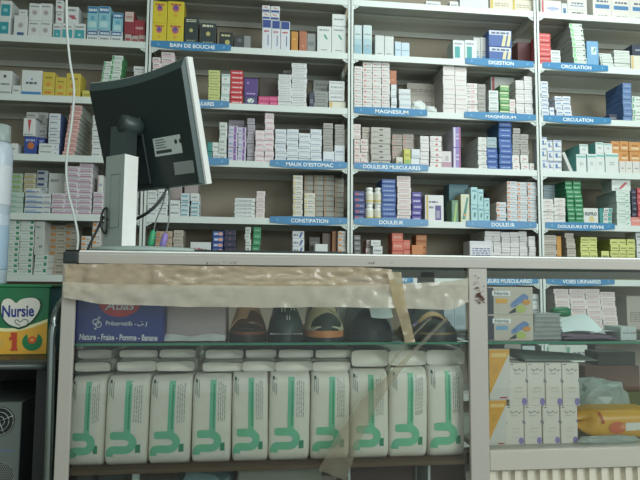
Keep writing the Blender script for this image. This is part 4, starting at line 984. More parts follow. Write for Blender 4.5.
def lt(name, txt, px, py, wpx, hpx, mt=WT, bold=.01, shear=0, rot=0, par=root, Y=Yc, e=-.0012, fn=None):
    f = fn or lp; x, z = f(px, py)
    return text_obj(name, txt, par, x, z, e, f(px+wpx/2, py)[0]-f(px-wpx/2, py)[0], f(px, py-hpx/2)[1]-f(px, py+hpx/2)[1], mt, bold, R(rot), shear)
lt('lettering', 'Atlas', 120, 305.5, 30, 9, shear=.3, bold=.02)
lt('lettering', 'Préservatifs -', 121, 323.3, 30, 4.6, bold=.012, rot=-1)
lt('lettering', 'Nature - Fraise - Pomme - Banane', 119, 337.3, 78, 6.2, bold=.03, rot=-1)
mb = MB()      # arabic word and the two linked ring signs, drawn as strokes
def stroke(pts, wd, Y0=Yc, fn=lp, mt=WT, e=-.0012):
    P = [Vector((fn(*p)[0], 0, fn(*p)[1])) for p in pts]; L = []
    for i, p in enumerate(P):
        d = (P[min(i+1, len(P)-1)]-P[max(i-1, 0)]).normalized(); nrm = Vector((-d.z, 0, d.x))*wd
        L += [(p.x+nrm.x, e, p.z+nrm.z), (p.x-nrm.x, e, p.z-nrm.z)]
    mb.add(L, [(2*i, 2*i+1, 2*i+3, 2*i+2) for i in range(len(P)-1)], mt)
def ring(cx, cy, r, n=14): return [(cx+r*math.cos(6.2832*i/n), cy+r*math.sin(6.2832*i/n)) for i in range(n+1)]
stroke(ring(96, 322, 2.9), .0009); stroke(ring(98.6, 324.4, 2.9), .0009)
stroke([(98, 319.5), (99.8, 317)], .0008); stroke([(98.2, 317), (100, 316.8), (100, 318.6)], .0006)
stroke([(96.4, 327.5), (95, 329.5)], .0008); stroke([(94, 328), (96.6, 329.2)], .0006)
stroke([(137.5, 324), (138.2, 325.8), (141, 325.6), (142.2, 323.6), (143, 325), (144, 323.5)], .0009); stroke([(147, 321.8), (146.6, 325), (145.4, 326.4)], .0009)
stroke([(141, 321.6), (142.6, 321.6)], .0005)
mb.obj('printed_symbols', root)

a2 = at(166, 320, Yc+.03).x; b2 = at(226, 320, Yc+.03).x; zt = at(190, 296, Yc+.03).z
root2 = empty('paper_carton', ((a2+b2)/2, Yc+.03, ZSH), 'pale pinkish carton with torn white flap between blue carton and shoes', 'carton')
mb = MB(); mb.box(-(b2-a2)/2, 0, 0, (b2-a2)/2, .14, zt-ZSH, mat('#a89a9b', .6), .003); mb.obj('carton_body', root2)
mb = MB(); hw2 = (b2-a2)/2
mb.grid(lambda u, v: Vector(((u-.5)*2*hw2, -.018*(1-v)-.003-.003*math.sin(u*17), .002+.013*v+.003*math.sin(u*9+1)*v)), 20, 3, mat('#cdd2cf', .5)); mb.obj('torn_flap', root2)

def shoe(px0, px1, sole_top_py, kind, label):
    Y = YC+.05; a = at(px0, 335, Y).x; b = at(px1, 335, Y).x; w = b-a; L = .25; zs = at((px0+px1)/2, sole_top_py, Y).z-ZSH
    zt = at((px0+px1)/2, 301, Y).z-ZSH+.012
    root = empty('sandal' if kind in (1, 3, 5) else 'shoe', ((a+b)/2, Y, ZSH), label, 'sandal' if kind in (1, 3, 5) else 'shoe')
    # outline of the sole, toe towards the glass
    def hw(t): return w/2*min(1, (math.sin(min(t/.22, 1)*math.pi/2))**.55)*(1-.18*max(0, min(1, (t-.3)/.3))+.06*max(0, (t-.7)/.3))*(1 if t < .9 else math.sqrt(max(.02, 1-((t-.9)/.1)**2)))
    ts = [0, .01, .03, .06, .1, .16, .22, .3, .4, .5, .6, .7, .8, .9, .94, .97, .99, 1]
    def slab_(z0, z1, mt, k=1, nm_='sole', y_off=0):
        mb = MB(); L1 = [(-hw(max(t, .004))*k, y_off+t*L, ) for t in ts]; R1 = [(hw(max(t, .004))*k, y_off+t*L) for t in ts[::-1]]
        P = L1+R1; n = len(P); vs = [(x, y, z0) for x, y in P]+[(x, y, z1) for x, y in P]
        mb.add(vs, [list(range(n)), list(range(n, 2*n))[::-1]], mt); mb.add(vs, [(i, (i+1) % n, (i+1) % n+n, i+n) for i in range(n)], mt, True); return mb.obj(nm_, root)
    def band(y0, y1, hgt, kx, mt, nm_='strap', lift=0, th=.0025, slant=0, n=20, taper=.75, zsl=0):
        """arched strap from side to side, low at its front edge, high at its rear edge"""
        mb = MB()
        def f(u, v, o):
            ang = math.pi*(1-u); t = min(max((y0+(y1-y0)*v)/L, .02), 1); ww_ = max(hw(t), w*.35)*kx+o; sn = math.sin(ang)
            y = y0+(y1-y0)*v+slant*(u-.5)*L
            return Vector((math.cos(ang)*ww_*(1-.30*sn), y, zs+lift+(hgt*(1+taper*(v-.5)+zsl*(u-.5)*sn)+o)*sn**.75))
        mb.grid(lambda u, v: f(u, v, 0), n, 4, mt); mb.grid(lambda u, v: f(u, v, -th), n, 4, mt, flip=True)
        mb.grid(lambda u, v: f(u, 0, -th*v), n, 1, mt); mb.grid(lambda u, v: f(u, 1, -th*v), n, 1, mt)
        return mb.obj(nm_, root)
    def dome(y1, H, mt, H0=.25, nm_='upper'):
        mb = MB()
        def f(u, v):
            t = max(.012, v*y1/L); ang = math.pi*(1-u); sn = math.sin(ang); hgt = H*(H0+(1-H0)*math.sin(min(1, v*1.05)*math.pi/2)**.9)*(min(1, v/.06)**.5 if v < .06 else 1)
            return Vector((math.cos(ang)*hw(t)*.97*(1-.28*sn*min(1, v*2)), v*y1+.002, zs+hgt*sn**.8))
        mb.grid(f, 20, 14, mt); mb.grid(lambda u, v: f(u, v)*1.0+Vector((0, .001, -.0025)), 20, 14, mt, flip=True); return mb.obj(nm_, root), f
    def card(x0, x1, z0, z1, y0, y1, mt, nm_):
        mb = MB(); mb.grid(lambda u, v: Vector((x0*w+(x1-x0)*w*u, y0+(y1-y0)*v-.004*math.sin(u*3.14), zs+H*(z0+(z1-z0)*v-.10*(2*u-1)**2*(v-.3)))), 8, 5, mt); return mb.obj(nm_, root)
    H = zt-zs
    BK = mat('#2a3232', .4)
    if kind == 1:
        slab_(0, zs*.7, mat('#332a28', .5)); slab_(zs*.7, zs, mat('#7a4a30', .6), .96, 'insole')
        TN = mat('#c09a76', .6); band(.005, .035, H*.16, 1.0, mat('#4a3a34', .6)); band(.035, .075, H*.40, .98, mat('#6a4632', .6), zsl=.9)
        band(.05, .10, H*.60, .97, TN, slant=.05, zsl=-.9, taper=.9); band(.12, .19, H*1.0, .93, mat('#b8916e', .6), th=.004, taper=.35)
        card(-.14, .24, .60, .92, .112, .118, mat('#dfe7e4', .5), 'paper_insert')
    if kind == 2:
        DG = mat('#3a4844', .45); slab_(0, zs, BK); d_, f = dome(.17, H*1.05, DG, .34)
        band(.055, .085, H*.66, .99, mat('#2c3836', .5)); band(.11, .15, H*.98, .97, mat('#2f3b38', .5))
        for xc, z0_, z1_, y0_, y1_ in ((-.13, .56, .72, .024, .040), (-.05, .57, .73, .024, .040), (.12, .60, .76, .026, .044), (.20, .60, .76, .028, .046), (.0, .36, .50, .006, .018), (.07, .36, .50, .006, .018)):
            card(xc-.016, xc+.016, z0_, z1_, y0_, y1_, mat('#dfe6dd', .6), 'stitch')
        mb = MB()
        for k in range(14):
            ang = math.pi*(.12+.76*k/14); x = -math.cos(ang)*w*.46; mb.box(x-.0015, -.001, zs-.001, x+.0015, .004+.02*(abs(math.cos(ang))**3), zs+.001, mat('#b9beb4', .6))
        mb.obj('sole_stitching', root)
    if kind == 3:
        slab_(0, zs*.35, BK); slab_(zs*.35, zs, mat('#c4804e', .6), .99, 'midsole'); KH = mat('#c2b890', .6); DK = mat('#2c342a', .6)
        dome(.12, H*.62, DK, .5); band(.006, .03, H*.22, 1.0, mat('#aeb09a', .6)); band(.03, .06, H*.50, 1.0, KH, zsl=-.7, taper=.5); band(.075, .10, H*.74, .99, KH, zsl=.6, taper=.45); band(.105, .125, H*.80, .97, DK, zsl=-.5, taper=.3); band(.125, .19, H*1.0, .97, KH, taper=.4)
    if kind == 4:
        slab_(0, zs, BK); dome(.16, H*.62, mat('#262f31', .5), .40); band(.03, .16, H*.88, .95, mat('#5a6a6c', .5), slant=-.25, zsl=-.5, taper=.5)
        card(-.05, .42, .36, 1.05, .0, .05, mat('#d9e6e8', .5), 'paper_card')
        mb = MB(); mb.disc(w*.13, .030, zs+H*.86, .0065, .005, mat('#3fa0a0', .5), 14); mb.disc(w*.13, .0295, zs+H*.86, .004, .003, mat('#d9e6e8', .5), 14); mb.obj('ring_print', root)
    if kind == 5:
        slab_(0, zs*.75, BK); slab_(zs*.75, zs, mat('#8c7650', .6), .93, 'insole'); DG = mat('#3c4a46', .5)
        dome(.05, H*.34, mat('#2a3230', .5), .6); band(.055, .065, H*.50, .80, mat('#c9a878', .6), taper=.2); band(.07, .11, H*.66, .96, DG, zsl=.25, taper=.5); band(.12, .20, H*1.05, .92, mat('#33403c', .5), taper=.4)
        card(-.30, .06, .66, .84, .085, .088, mat('#dfe7e4', .5), 'white_tag')
shoe(228, 267, 332, 1, 'tan and brown open sandal, leftmost of the footwear on glass shelf')
shoe(268, 306, 334, 2, 'black shoe with short white stitches, right of the tan sandal')
shoe(307, 347, 331, 3, 'khaki strapped sandal with tan sole, middle of the footwear')
shoe(350, 397, 331, 4, 'dark grey shoe with white card inside, right of khaki sandal')
shoe(417, 464, 333, 5, 'black strapped sandal nearest the middle post')
crumple('plastic_wrap', 341, 353, 305, 322, YC+.22, .06, ZSH, BAGP, 'clump of clear plastic wrap behind the khaki sandal', 'plastic wrap', 4)

# ------------------------------------------------------------------ things below the left board
ZL = .28
Yl = YC+.06
def carton(name, px0, px1, py0, Y, d, zb, mt, label, cat='carton', side=None, top=None, ch=.0015, ybase=None):
    a = at(px0, py0+15, Y).x; b = at(px1, py0+15, Y).x; zt = at((px0+px1)/2, py0, Y).z
    mb = MB(); mb.box(-(b-a)/2, 0, 0, (b-a)/2, d, zt-zb, mt, ch, side=side, top=top); o = mb.obj(name, None, ((a+b)/2, Y, zb)); tag(o, label, cat); return o, b-a, zt-zb
carton('grey_carton', 238, 322, 468, Yl, .25, ZL, mat('#7f8276', .6), 'plain grey carton below the wooden board of left case')
crumple('plastic_bag', 172, 234, 468, 480, Yl, .2, ZL, mat('#5f7f80', .4), 'bluish crumpled bag left of the grey carton', 'bag', 6)
for (p0, p1, lab) in ((348, 417, 'dark framed box with white rim, below board behind diagonal tape'), (428, 466, 'dark framed box with white rim, below board beside middle post')):
    Y = Yl+.01; a = at(p0, 475, Y).x; b = at(p1, 475, Y).x; zt = at(p0, 460, Y).z; w = b-a
    r0 = empty('framed_box', ((a+b)/2, Y, ZL), lab, 'box'); h = zt-ZL; WR = mat('#b9c2be', .5)
    mb = MB(); mb.box(-w/2, 0, 0, -w/2+.006, .2, h, WR); mb.box(w/2-.004, 0, 0, w/2, .2, h, mat('#4a4a44', .5)); mb.box(-w/2+.006, 0, h-.006, w/2-.004, .2, h, WR); mb.obj('white_rim', r0)
    mb = MB(); mb.box(-w/2+.006, .015, 0, w/2-.004, .2, h-.006, mat('#3a2526', .7, var=.5, scale=40)); mb.obj('dark_body', r0)
mb = MB(); a = at(132, 475, Yl).x; b = at(139.5, 475, Yl).x; mb.box(0, 0, 0, b-a, .01, at(135, 470, Yl).z-ZL, mat('#b5c4be', .5), .001)
tag(mb.obj('white_strip', None, (a, Yl, ZL)), 'upright white strip left of bluish bag below board', 'strip')
for p0, p1, c_, nm_ in ((76, 92, '#33403c', 'left'), (98, 125, '#2b3533', 'right')):
    carton('dark_carton', p0, p1, 471, Yl+.03, .2, ZL, mat(c_, .6), f'dark carton below board near left post, {nm_} one')

# ------------------------------------------------------------------ right case: upper shelf
Yg = YC+.05
def glove(px0, px1, py0, py1, zb, band_c, label):
    a = at(px0, (py0+py1)/2, Yg).x; b = at(px1, (py0+py1)/2, Yg).x; zt = at((px0+px1)/2, py0, Yg).z; w = b-a; h = zt-zb; cx0 = (a+b)/2
    r0 = empty('glove_box', (cx0, Yg, zb), label, 'box', 'glove boxes in the right case')
    mb = MB(); mb.box(-w/2, 0, 0, w/2, .12, h, mat('#beb6a8', .45), .0012); mb.obj('carton_body', r0)
    U = lambda u: -w/2+u*w
    V = lambda v: v*h
    mb = MB(); y = -.0006
    face_quad(mb, U(.005), V(.03), U(.13), V(.97), y, mat('#232a38', .45))
    face_quad(mb, U(.10), V(.68), U(.50), V(.86), y-.0003, mat('#e6e8e6', .5)); face_quad(mb, U(.18), V(.42), U(.43), V(.58), y-.0003, mat(band_c, .5))
    gl = mat('#5f7fae', .5)
    mb.add([(U(u), y-.0003, V(v)) for u, v in ((.53, .25), (.60, .30), (.72, .42), (.88, .52), (.90, .66), (.82, .76), (.76, .74), (.66, .62), (.52, .42), (.50, .34))], [list(range(10))], gl)
    for du in (0, .05, .10): mb.add([(U(u), y-.0006, V(v)) for u, v in ((.52+du, .30+du*.7), (.60+du, .38+du*.7), (.59+du, .40+du*.7), (.51+du, .33+du*.7))], [(0, 1, 2, 3)], mat('#8fa9cc', .5))
    mb.disc(U(.85), y-.0007, V(.46), .09*w, .10*h, mat('#c98a3a', .5)); mb.disc(U(.72), y-.0008, V(.22), .11*w, .14*h, mat('#a9b860', .5))
    mb.add([(U(u), y-.0005, V(v)) for u, v in ((.45, .04), (.62, .1), (.60, .26), (.50, .14))], [(0, 1, 2, 3)], mat('#2c3430', .5)); mb.obj('printed_panel', r0)
    text_obj('lettering', 'Nitrile', r0, U(.30), V(.77), y-.0008, .30*w, .12*h, mat('#4c5560', .5), .01)
    return zt
zg = glove(488, 533.5, 315, 343, ZSH, '#6fa0c4', 'glove box with light blue band, lower of the two in right case')
glove(487.5, 533, 287, 315, zg, '#d9a030', 'glove box with yellow band, upper of the two in right case')
# clear plastic cups / stack
Yp = YC+.07
r0 = empty('plastic_container', (at(548, 340, Yp).x, Yp, ZSH), 'stack of clear plastic trays between glove boxes and papers', 'container')
a = at(534, 330, Yp).x; b = at(563, 330, Yp).x; h = at(548, 313.5, Yp).z-ZSH; w = b-a
for k in range(6):
    z0_ = k*h/6; mb = MB(); mb.box(-w/2+.001*k, 0, z0_, w/2-.001*k, .1, z0_+h/6*.8, PLAST, .002); mb.box(-w/2-.002+.001*k, -.002, z0_+h/6*.8, w/2+.002-.001*k, .102, z0_+h/6, PLAST, .001); mb.obj('tray', r0)
# green bottle cap object
mb = MB(); Yq = YC+.26; p = at(561, 318, Yq); rr_ = .022
a = at(551, 312, Yq); b = at(569, 312, Yq); hh_ = at(560, 307, Yq).z-at(560, 317, Yq).z
mb.tube([(a.x, Yq, 0), (a.x+.006, Yq, 0), (b.x-.006, Yq, 0), (b.x, Yq, 0)], [hh_*.30, hh_*.5, hh_*.5, hh_*.40], mat('#1f7a4e', .35), 16)
mb.box(a.x-.001, Yq-.02, ZSH-at(560, 312, Yq).z, b.x+.001, Yq+.02, -hh_*.45, mat('#c9cfcb', .5), .002)
me_o = mb.obj('green_roll', None, (0, 0, at(560, 312, Yq).z)); tag(me_o, 'dark green rounded roll on pale block behind the white papers', 'roll')
# papers: magazines and sheet
Ym = YC+.06
def sheet(name, corners, z_list, Ynear, depth, mt, label, bend=.008, seed=0, cat='paper', th=.0015):
    (x0, x1) = corners; a = at(x0, 336, Ynear).x; b = at(x1, 336, Ynear).x
    def f(u, v, o=0):
        z = z_list[0]*(1-u)*(1-v)+z_list[1]*u*(1-v)+z_list[2]*(1-u)*v+z_list[3]*u*v+bend*math.sin(u*math.pi)*(1 if seed % 2 else -1)+.001*math.sin(u*9+v*7+seed)
        return Vector((a+(b-a)*u+.02*v*(seed % 3-1), Ynear+depth*v, z+o))
    mb = MB(); mb.grid(f, 14, 10, mt); mb.grid(lambda u, v: f(u, v, -th), 14, 10, mt, flip=True)
    for fn in (lambda u, v: f(u, 0, -th*(1-v)), lambda u, v: f(0, u, -th*(1-v)), lambda u, v: f(1, u, -th*(1-v))): mb.grid(fn, 14, 1, mt)
    o = mb.obj(name); org = Vector((a, Ynear, z_list[0]))
    for v_ in o.data.vertices: v_.co -= org
    o.location = org; return tag(o, label, cat)
Z = ZSH
sheet('magazine', (564, 618), (Z+.006, Z+.006, Z+.006, Z+.006), Ym, .19, mat('#5c4a5c', .4), 'purple-brown magazine at bottom of paper pile on right glass shelf', .003, 1, 'magazine', .005)
sheet('magazine', (562, 612), (Z+.015, Z+.012, Z+.015, Z+.012), Ym+.004, .19, mat('#6a5268', .4), 'reddish magazine second in the pile on right glass shelf', -.000, 2, 'magazine', .005)
sheet('leaflet', (590, 622), (Z+.018, Z+.024, Z+.018, Z+.018), Ym+.012, .15, mat('#cfd4d6', .4), 'white leaflet sticking out right of the paper pile', .001, 3)
P4 = [at(563, 332, Ym+.012), at(606, 334, Ym+.012), at(556, 319, Ym+.13), at(585, 313.5, Ym+.13)]
def fs_(u, v, o=0):
    p = (P4[0]*(1-u)+P4[1]*u)*(1-v)+(P4[2]*(1-u)+P4[3]*u)*v; return p+Vector((0, 0, .006*math.sin(u*3.14)*(1-v)+.004*math.sin(v*3.1)+o))-P4[0]
mb = MB(); mb.grid(fs_, 12, 10, mat('#e0ecee', .5)); mb.grid(lambda u, v: fs_(u, v, -.0008), 12, 10, mat('#e0ecee', .5), flip=True)
tag(mb.obj('leaflet', None, P4[0]), 'bright white paper sheet lying on top of magazines', 'paper')
o, w_, h_ = carton('medicine_box', 621, 637, 327, YC+.05, .07, ZSH, mat('#b3beba', .5), 'small pale grey box right of the paper pile, on glass', 'medicine box')
mb = MB()
for k in range(3): face_quad(mb, -w_*.38+k*w_*.22, h_*.5, -w_*.22+k*w_*.22, h_*.6, -.0006, mat('#76858a', .5))
face_quad(mb, w_*.25, h_*.5, w_*.42, h_*.6, -.0006, mat('#a0606a', .5)); mb.obj('printed_label', o)
# ------------------------------------------------------------------ right case: bottom
ZZ = ZR-.002
Yr = YC+.05
def yb(px0, px1, py0, zb, d, label):
    a = at(px0, py0+25, Yr).x; b = at(px1, py0+25, Yr).x; zt = at((px0+px1)/2, py0, Yr).z; w = b-a; h = zt-zb
    r0 = empty('milk_carton', ((a+b)/2, Yr, zb), label, 'carton', 'yellow and white cartons beside the middle post')
    mb = MB(); mb.box(-w/2, 0, 0, w/2, d, h, mat('#cfccc4', .5), .0015); mb.obj('carton_body', r0)
    mb = MB(); y = -.0006; iw = w*.49
    mb.add([(-iw, y, h*.10), (-iw, y, h*.99), (iw, y, h*.99), (iw, y, h*.93)], [(0, 1, 2, 3)], mat('#d99f38', .45))
    face_quad(mb, -iw*.8, h*.84, iw*.7, h*.92, y-.0003, mat('#e6c27a', .5)); face_quad(mb, iw*.0, h*.03, iw*.7, h*.06, y-.0003, mat('#b0505a', .5))
    for q in range(3): face_quad(mb, -iw*.7, h*(.55+.05*q), -iw*.1, h*(.565+.05*q), y-.0004, mat('#b98a3a', .5))
    mb.obj('yellow_print', r0); return zt
z1 = yb(488.5, 507, 400, ZZ, .12, 'yellow and white carton, lower one beside the middle post')
yb(489, 510, 349, z1, .12, 'yellow and white carton, upper one beside the middle post')
def arab(mb, x, z, w, h, y, mt, seed):
    rr = random.Random(seed); n = 18; P = []
    for i in range(n+1):
        u = i/n; P.append(Vector((x-w/2+u*w, 0, z+h*(.25*math.sin(u*11+seed)+.18*math.sin(u*23)))))
    L = []
    for i, p in enumerate(P):
        d = (P[min(i+1, n)]-P[max(i-1, 0)]).normalized(); q = Vector((-d.z, 0, d.x))*h*.13; L += [(p.x+q.x, y, p.z+q.z), (p.x-q.x, y, p.z-q.z)]
    mb.add(L, [(2*i, 2*i+1, 2*i+3, 2*i+2) for i in range(n) if i not in (6, 12)], mt)
    for u in (.2, .55, .8): mb.disc(x-w/2+u*w, y, z+h*.5*(1 if u < .7 else -1), h*.1, h*.1, mt, 6)
GTX = mat('#6d6d72', .6)
def wb(px0, px1, py0, zb, label, seed):
    Y = Yr+.003; a = at(px0, py0+20, Y).x; b = at(px1, py0+20, Y).x; zt = at((px0+px1)/2, py0, Y).z; w = b-a-.0008; h = zt-zb
    r0 = empty('medicine_carton', ((a+b)/2, Y, zb), label, 'medicine box', 'eight white boxes with purple dot in the right case')
    mb = MB(); mb.box(-w/2, 0, 0, w/2, .085, h, mat('#d8d2c8', .5, var=.02), .0014); mb.obj('carton_body', r0)
    mb = MB(); y = -.0006
    arab(mb, w*.05, h*.84, w*.66, h*.07, y, GTX, seed*0+2); arab(mb, -w*.05, h*.75, w*.34, h*.035, y, GTX, 5)
    arab(mb, w*.05, h*.42, w*.40, h*.04, y, mat('#a09a94', .6), 3); arab(mb, w*.0, h*.33, w*.5, h*.03, y, mat('#a09a94', .6), 4)
    arab(mb, w*.0, h*.18, w*.5, h*.03, y, mat('#9aa39a', .6), 6)
    mb.disc(w*.34, y, h*.10, w*.15, h*.085, mat('#8a7cb4', .5), 16)
    face_quad(mb, -w*.5, h*.54, -w*.45, h*.60, y, mat('#3a3a44', .5)); face_quad(mb, w*.42, h*.55, w*.49, h*.63, y, mat('#8a8aa0', .5))
    face_quad(mb, -w*.42, h*.955, -w*.25, h*.975, y, mat('#6f7478', .5))
    mb.obj('printed_label', r0); return zt
c4 = ['leftmost', 'second from left', 'third from left', 'rightmost']
for k, (p0, p1) in enumerate(((506, 524), (524.3, 542), (542.8, 560), (560.6, 578))):
    z1 = wb(p0, p1, 406, ZZ, f'white box with purple dot, lower row, {c4[k]}', k)
    q0, q1 = ((509, 527), (527, 545), (545.4, 562), (562.2, 579.5))[k]
    wb(q0, q1, 363, z1, f'white box with purple dot, upper row, {c4[k]}', k+4)
# flap / silver bag strip above white boxes
zf = at(540, 362, Yr+.003).z
mb = MB(); a = at(511, 360, Yr+.1).x; b = at(580, 360, Yr+.1).x
mb.add([(a, Yr+.02, zf+.004), (b, Yr+.02, zf+.001), (b, Yr+.10, zf+.008), (a, Yr+.11, zf+.022), (a, Yr+.02, zf+.001), (b, Yr+.02, zf), (b, Yr+.10, zf), (a, Yr+.11, zf)],
       [(0, 1, 2, 3), (4, 7, 6, 5), (0, 4, 5, 1), (1, 5, 6, 2), (2, 6, 7, 3), (3, 7, 4, 0)], mat('#7f8e86', .5))
tag(mb.obj('grey_folder'), 'grey-green folder lying on the white boxes with purple dots', 'folder')
# yellow pack
Yy = YC+.055
a = at(587, 430, Yy).x; b = at(668, 430, Yy).x; zt = at(610, 411, Yy).z; w = b-a; h = zt-ZZ
r0 = empty('yellow_pack', ((a+b)/2, Yy, ZZ), 'yellow plastic pack with red oval lying at right end of case', 'pack')
mb = MB(); YP = mat('#c9982e', .35, var=.1, scale=14, bump=.3); n2 = 30; nv = 16; vs = []; fs = []
def ypf(v, t):
    ev = abs(2*v-1); c, s = math.cos(t), math.sin(t); k = (1-ev**6)**.5 if ev < 1 else 0; k = .18+.82*k
    x = (v-.5)*w+.012*math.sin(3*t)*ev**4
    return Vector((x, .055+math.copysign(abs(c)**.6, c)*.055*k, h/2+math.copysign(abs(s)**.6, s)*h/2*k+.002*noise.noise(Vector((x*30, c*3, s*3)))))
for j in range(nv+1):
    for i in range(n2): vs.append(ypf(j/nv, 6.28318*i/n2))
for j in range(nv):
    for i in range(n2): fs.append((j*n2+i, (j+1)*n2+i, (j+1)*n2+(i+1) % n2, j*n2+(i+1) % n2))
fs += [list(range(n2))[::-1], [nv*n2+i for i in range(n2)]]
zm_ = min(v.z for v in vs)
for v in vs: v.z -= zm_
mb.add(vs, fs, YP, True); mb.obj('pack_body', r0)
def yp(u, vv, e=.0015):      # front surface point at u along, vv height 0..1
    s_ = (2*vv-1); s_ = max(-.95, min(.95, s_)); t = math.pi-math.asin(math.copysign(abs(s_)**(1/.6), s_)); p = ypf(u, t); return Vector((p.x, p.y-e, p.z-zm_))
def patch2(mb, uc, vc, ru, rv, mt, e=.0015):
    n = 20; vs = [yp(uc, vc, e)]+[yp(uc+ru*math.cos(6.2832*i/n), vc+rv*math.sin(6.2832*i/n), e) for i in range(n)]
    mb.add(vs, [(0, 1+i, 1+(i+1) % n) for i in range(n)], mt)
mb = MB(); patch2(mb, .37, .45, .10, .20, mat('#c0603a', .4)); patch2(mb, .44, .48, .04, .08, mat('#cf8a5a', .4), .002); mb.obj('red_oval', r0)
mb = MB(); mb.grid(lambda s_, t: yp(.47+.30*s_, .36+.24*t, .0022), 8, 4, mat('#cfd0c6', .4)); mb.obj('white_band', r0)
mb = MB()
for q in range(3): patch2(mb, .175+.012*q, .88-.12*q, .016, .06, mat('#a8402e', .4), .002)
mb.obj('red_mark', r0)
crumple('plastic_bag', 578, 636, 383, 449, YC+.175, .12, ZZ, BAGP, 'translucent crumpled white bag behind the yellow pack', 'bag', 9, .4)
crumple('plastic_bag', 580, 640, 437, 450, YC+.038, .014, ZZ, BAGP, 'flat edge of white plastic sticking out under yellow pack', 'bag', 2, .3)
Yd = YC+.32
o, _, h_ = carton('carton', 586, 650, 392, Yd-.01, .10, ZZ, mat('#5a5a34', .7, var=.3), 'olive green carton behind the translucent bag')
zc_ = ZZ+h_
carton('carton', 585, 640, 366, Yd, .09, zc_, mat('#6a4a3a', .7, var=.25, scale=20), 'reddish brown carton on the olive one behind glass')
carton('carton', 598, 636, 352, Yd+.01, .07, at(612, 366, Yd).z, mat('#4a4642', .7), 'dark flat carton on top of the reddish brown carton')

# ------------------------------------------------------------------ monitor on its stand
T = R(15)
u_ = Vector((.80, -.60, 0)).normalized(); n0 = Vector((-.60, -.80, 0)).normalized()
v_ = Vector((0, 0, 1))*math.cos(T)+n0*math.sin(T); nn = n0*math.cos(T)-Vector((0, 0, 1))*math.sin(T)
MW, MH = .352, .303
Prb = at(202, 184, 1.36)
org = Prb-u_*MW
MM = Matrix((u_, -nn, v_)).transposed().to_4x4(); MM.translation = org     # local x right, y away from viewer, z up; back face at y=0
mon = empty('monitor', org, 'black flat monitor seen from behind, tilted, standing on the counter', 'monitor'); mon.matrix_world = MM
DKM = mat('#1e2b2b', .42, var=.06, scale=14); SIL = mat('#d9dcda', .3, var=.02)
def mobj(mb, name): return mb.obj(name, mon)
# back shell with bowed top
mb = MB(); N = 24; prof = []
def topz(u): return MH-.012*math.sin(math.pi*u)
outer = [(MW*i/N, topz(i/N)) for i in range(N+1)]
P = [(0.012, 0), (MW-.004, 0)]+[(x if 0 < i < N else (x+.003 if i == 0 else x-.004), z) for i, (x, z) in reversed(list(enumerate(outer)))]
n = len(P); vs = [(x*.98+.003, 0, (z-.022 if z > .1 else z+.004)) for x, z in P]+[(x, .011, z) for x, z in P]+[(x, .015, z) for x, z in P]
mb.add(vs, [list(range(n))], DKM); mb.add(vs, [(i, i+n, (i+1) % n+n, (i+1) % n) for i in range(n)]+[(i+n, i+2*n, (i+1) % n+2*n, (i+1) % n+n) for i in range(n)], mat('#3f5050', .4)); shell = mobj(mb, 'back_shell')  # chamfer and rim coloured lighter teal, painting in light from above
mb = MB(); P2 = [(-.002, -.002), (MW+.002, -.002)]+[(x+(.002 if i == N else (-.002 if i == 0 else 0)), z+.002) for i, (x, z) in reversed(list(enumerate(outer)))]
mb.prism(P2, .0155, .034, SIL); mobj(mb, 'front_bezel')
mb = MB(); mb.box(.02, .0342, .02, MW-.02, .035, MH-.05, mat('#0d1011', .15)); mobj(mb, 'screen')
mb = MB(); mb.box(MW*.16, -.006, MH*.05, MW*.52, .0, MH*.62, mat('#1b2727', .45), .004); mobj(mb, 'rear_housing')
lbx0, lbx1, lbz0, lbz1 = MW*.60, MW*.87, MH*.27, MH*.42
mb = MB(); face_quad(mb, lbx0, lbz0, lbx1, lbz1, -.0008, mat('#b4bfbc', .5)); 
for q in range(4): face_quad(mb, lbx0+.008, lbz0+.019+q*.0065, lbx0+.045-.006*(q % 2), lbz0+.0215+q*.0065, -.0012, mat('#5f6a6a', .6))
face_quad(mb, lbx0+.006, lbz0+.006, lbx0+.06, lbz0+.014, -.0012, mat('#333c3c', .6))
for q in range(2): mb.disc(lbx0+.078+q*.016, -.0012, lbz1-.016, .005, .006, mat('#2c3535', .6), 10)
mb.obj('rating_label', shell)
mb = MB()
for i in range(12):
    for j in range(7):
        x = MW*.77+i*.0055+(j % 2)*.0027; z = MH*.105+j*.0045; mb.disc(x, -.001, z, .0020, .0020, mat('#b9c4c2', .5), 6)
mb.obj('speaker_grille', shell)
# hinge
hc = at(124, 118, 1.42)
mb = MB()
# stand (world coordinates, child of monitor)
st_u = u_; st_n = n0
SB = at(114, 250, 1.40); SB.z = TOPZ+.001
def SP(x, y, z): return SB+st_u*x-st_n*y+Vector((0, 0, z))
def mon_world(mb, name):
    o = mb.obj(name, mon); inv = MM.inverted()
    for v in o.data.vertices: v.co = inv @ v.co
    return o
def hexa(mb, x0, x1, y0, y1, z0, z1, mt, side=None, k=1.0):
    P = [SP(x, y, z) for z, f in ((z0, 1), (z1, k)) for x, y in ((x0*f, y0), (x1*f, y0), (x1*f, y1), (x0*f, y1))]
    mb.add(P, [(0, 1, 5, 4), (2, 3, 7, 6), (4, 5, 6, 7), (3, 2, 1, 0)], mt); mb.add(P, [(1, 2, 6, 5), (3, 0, 4, 7)], side or mt)
ztc = at(120, 155, 1.40).z-SB.z; ztn = at(122, 125, 1.40).z-SB.z
mb = MB(); hexa(mb, -.042, .027, 0, .042, .008, ztc, mat('#8f9c98', .35), mat('#e4e6e4', .3));  # side faces painted whiter than the front, standing in for light from right
P = [SP(x, -.0006, z) for x, z in ((-.020, ztc*.25), (.014, ztc*.25), (.014, ztc*.80), (-.020, ztc*.80))]
for i in range(4):
    mb.tube([P[i], P[(i+1) % 4]], .0006, mat('#6c7874', .5), 5)
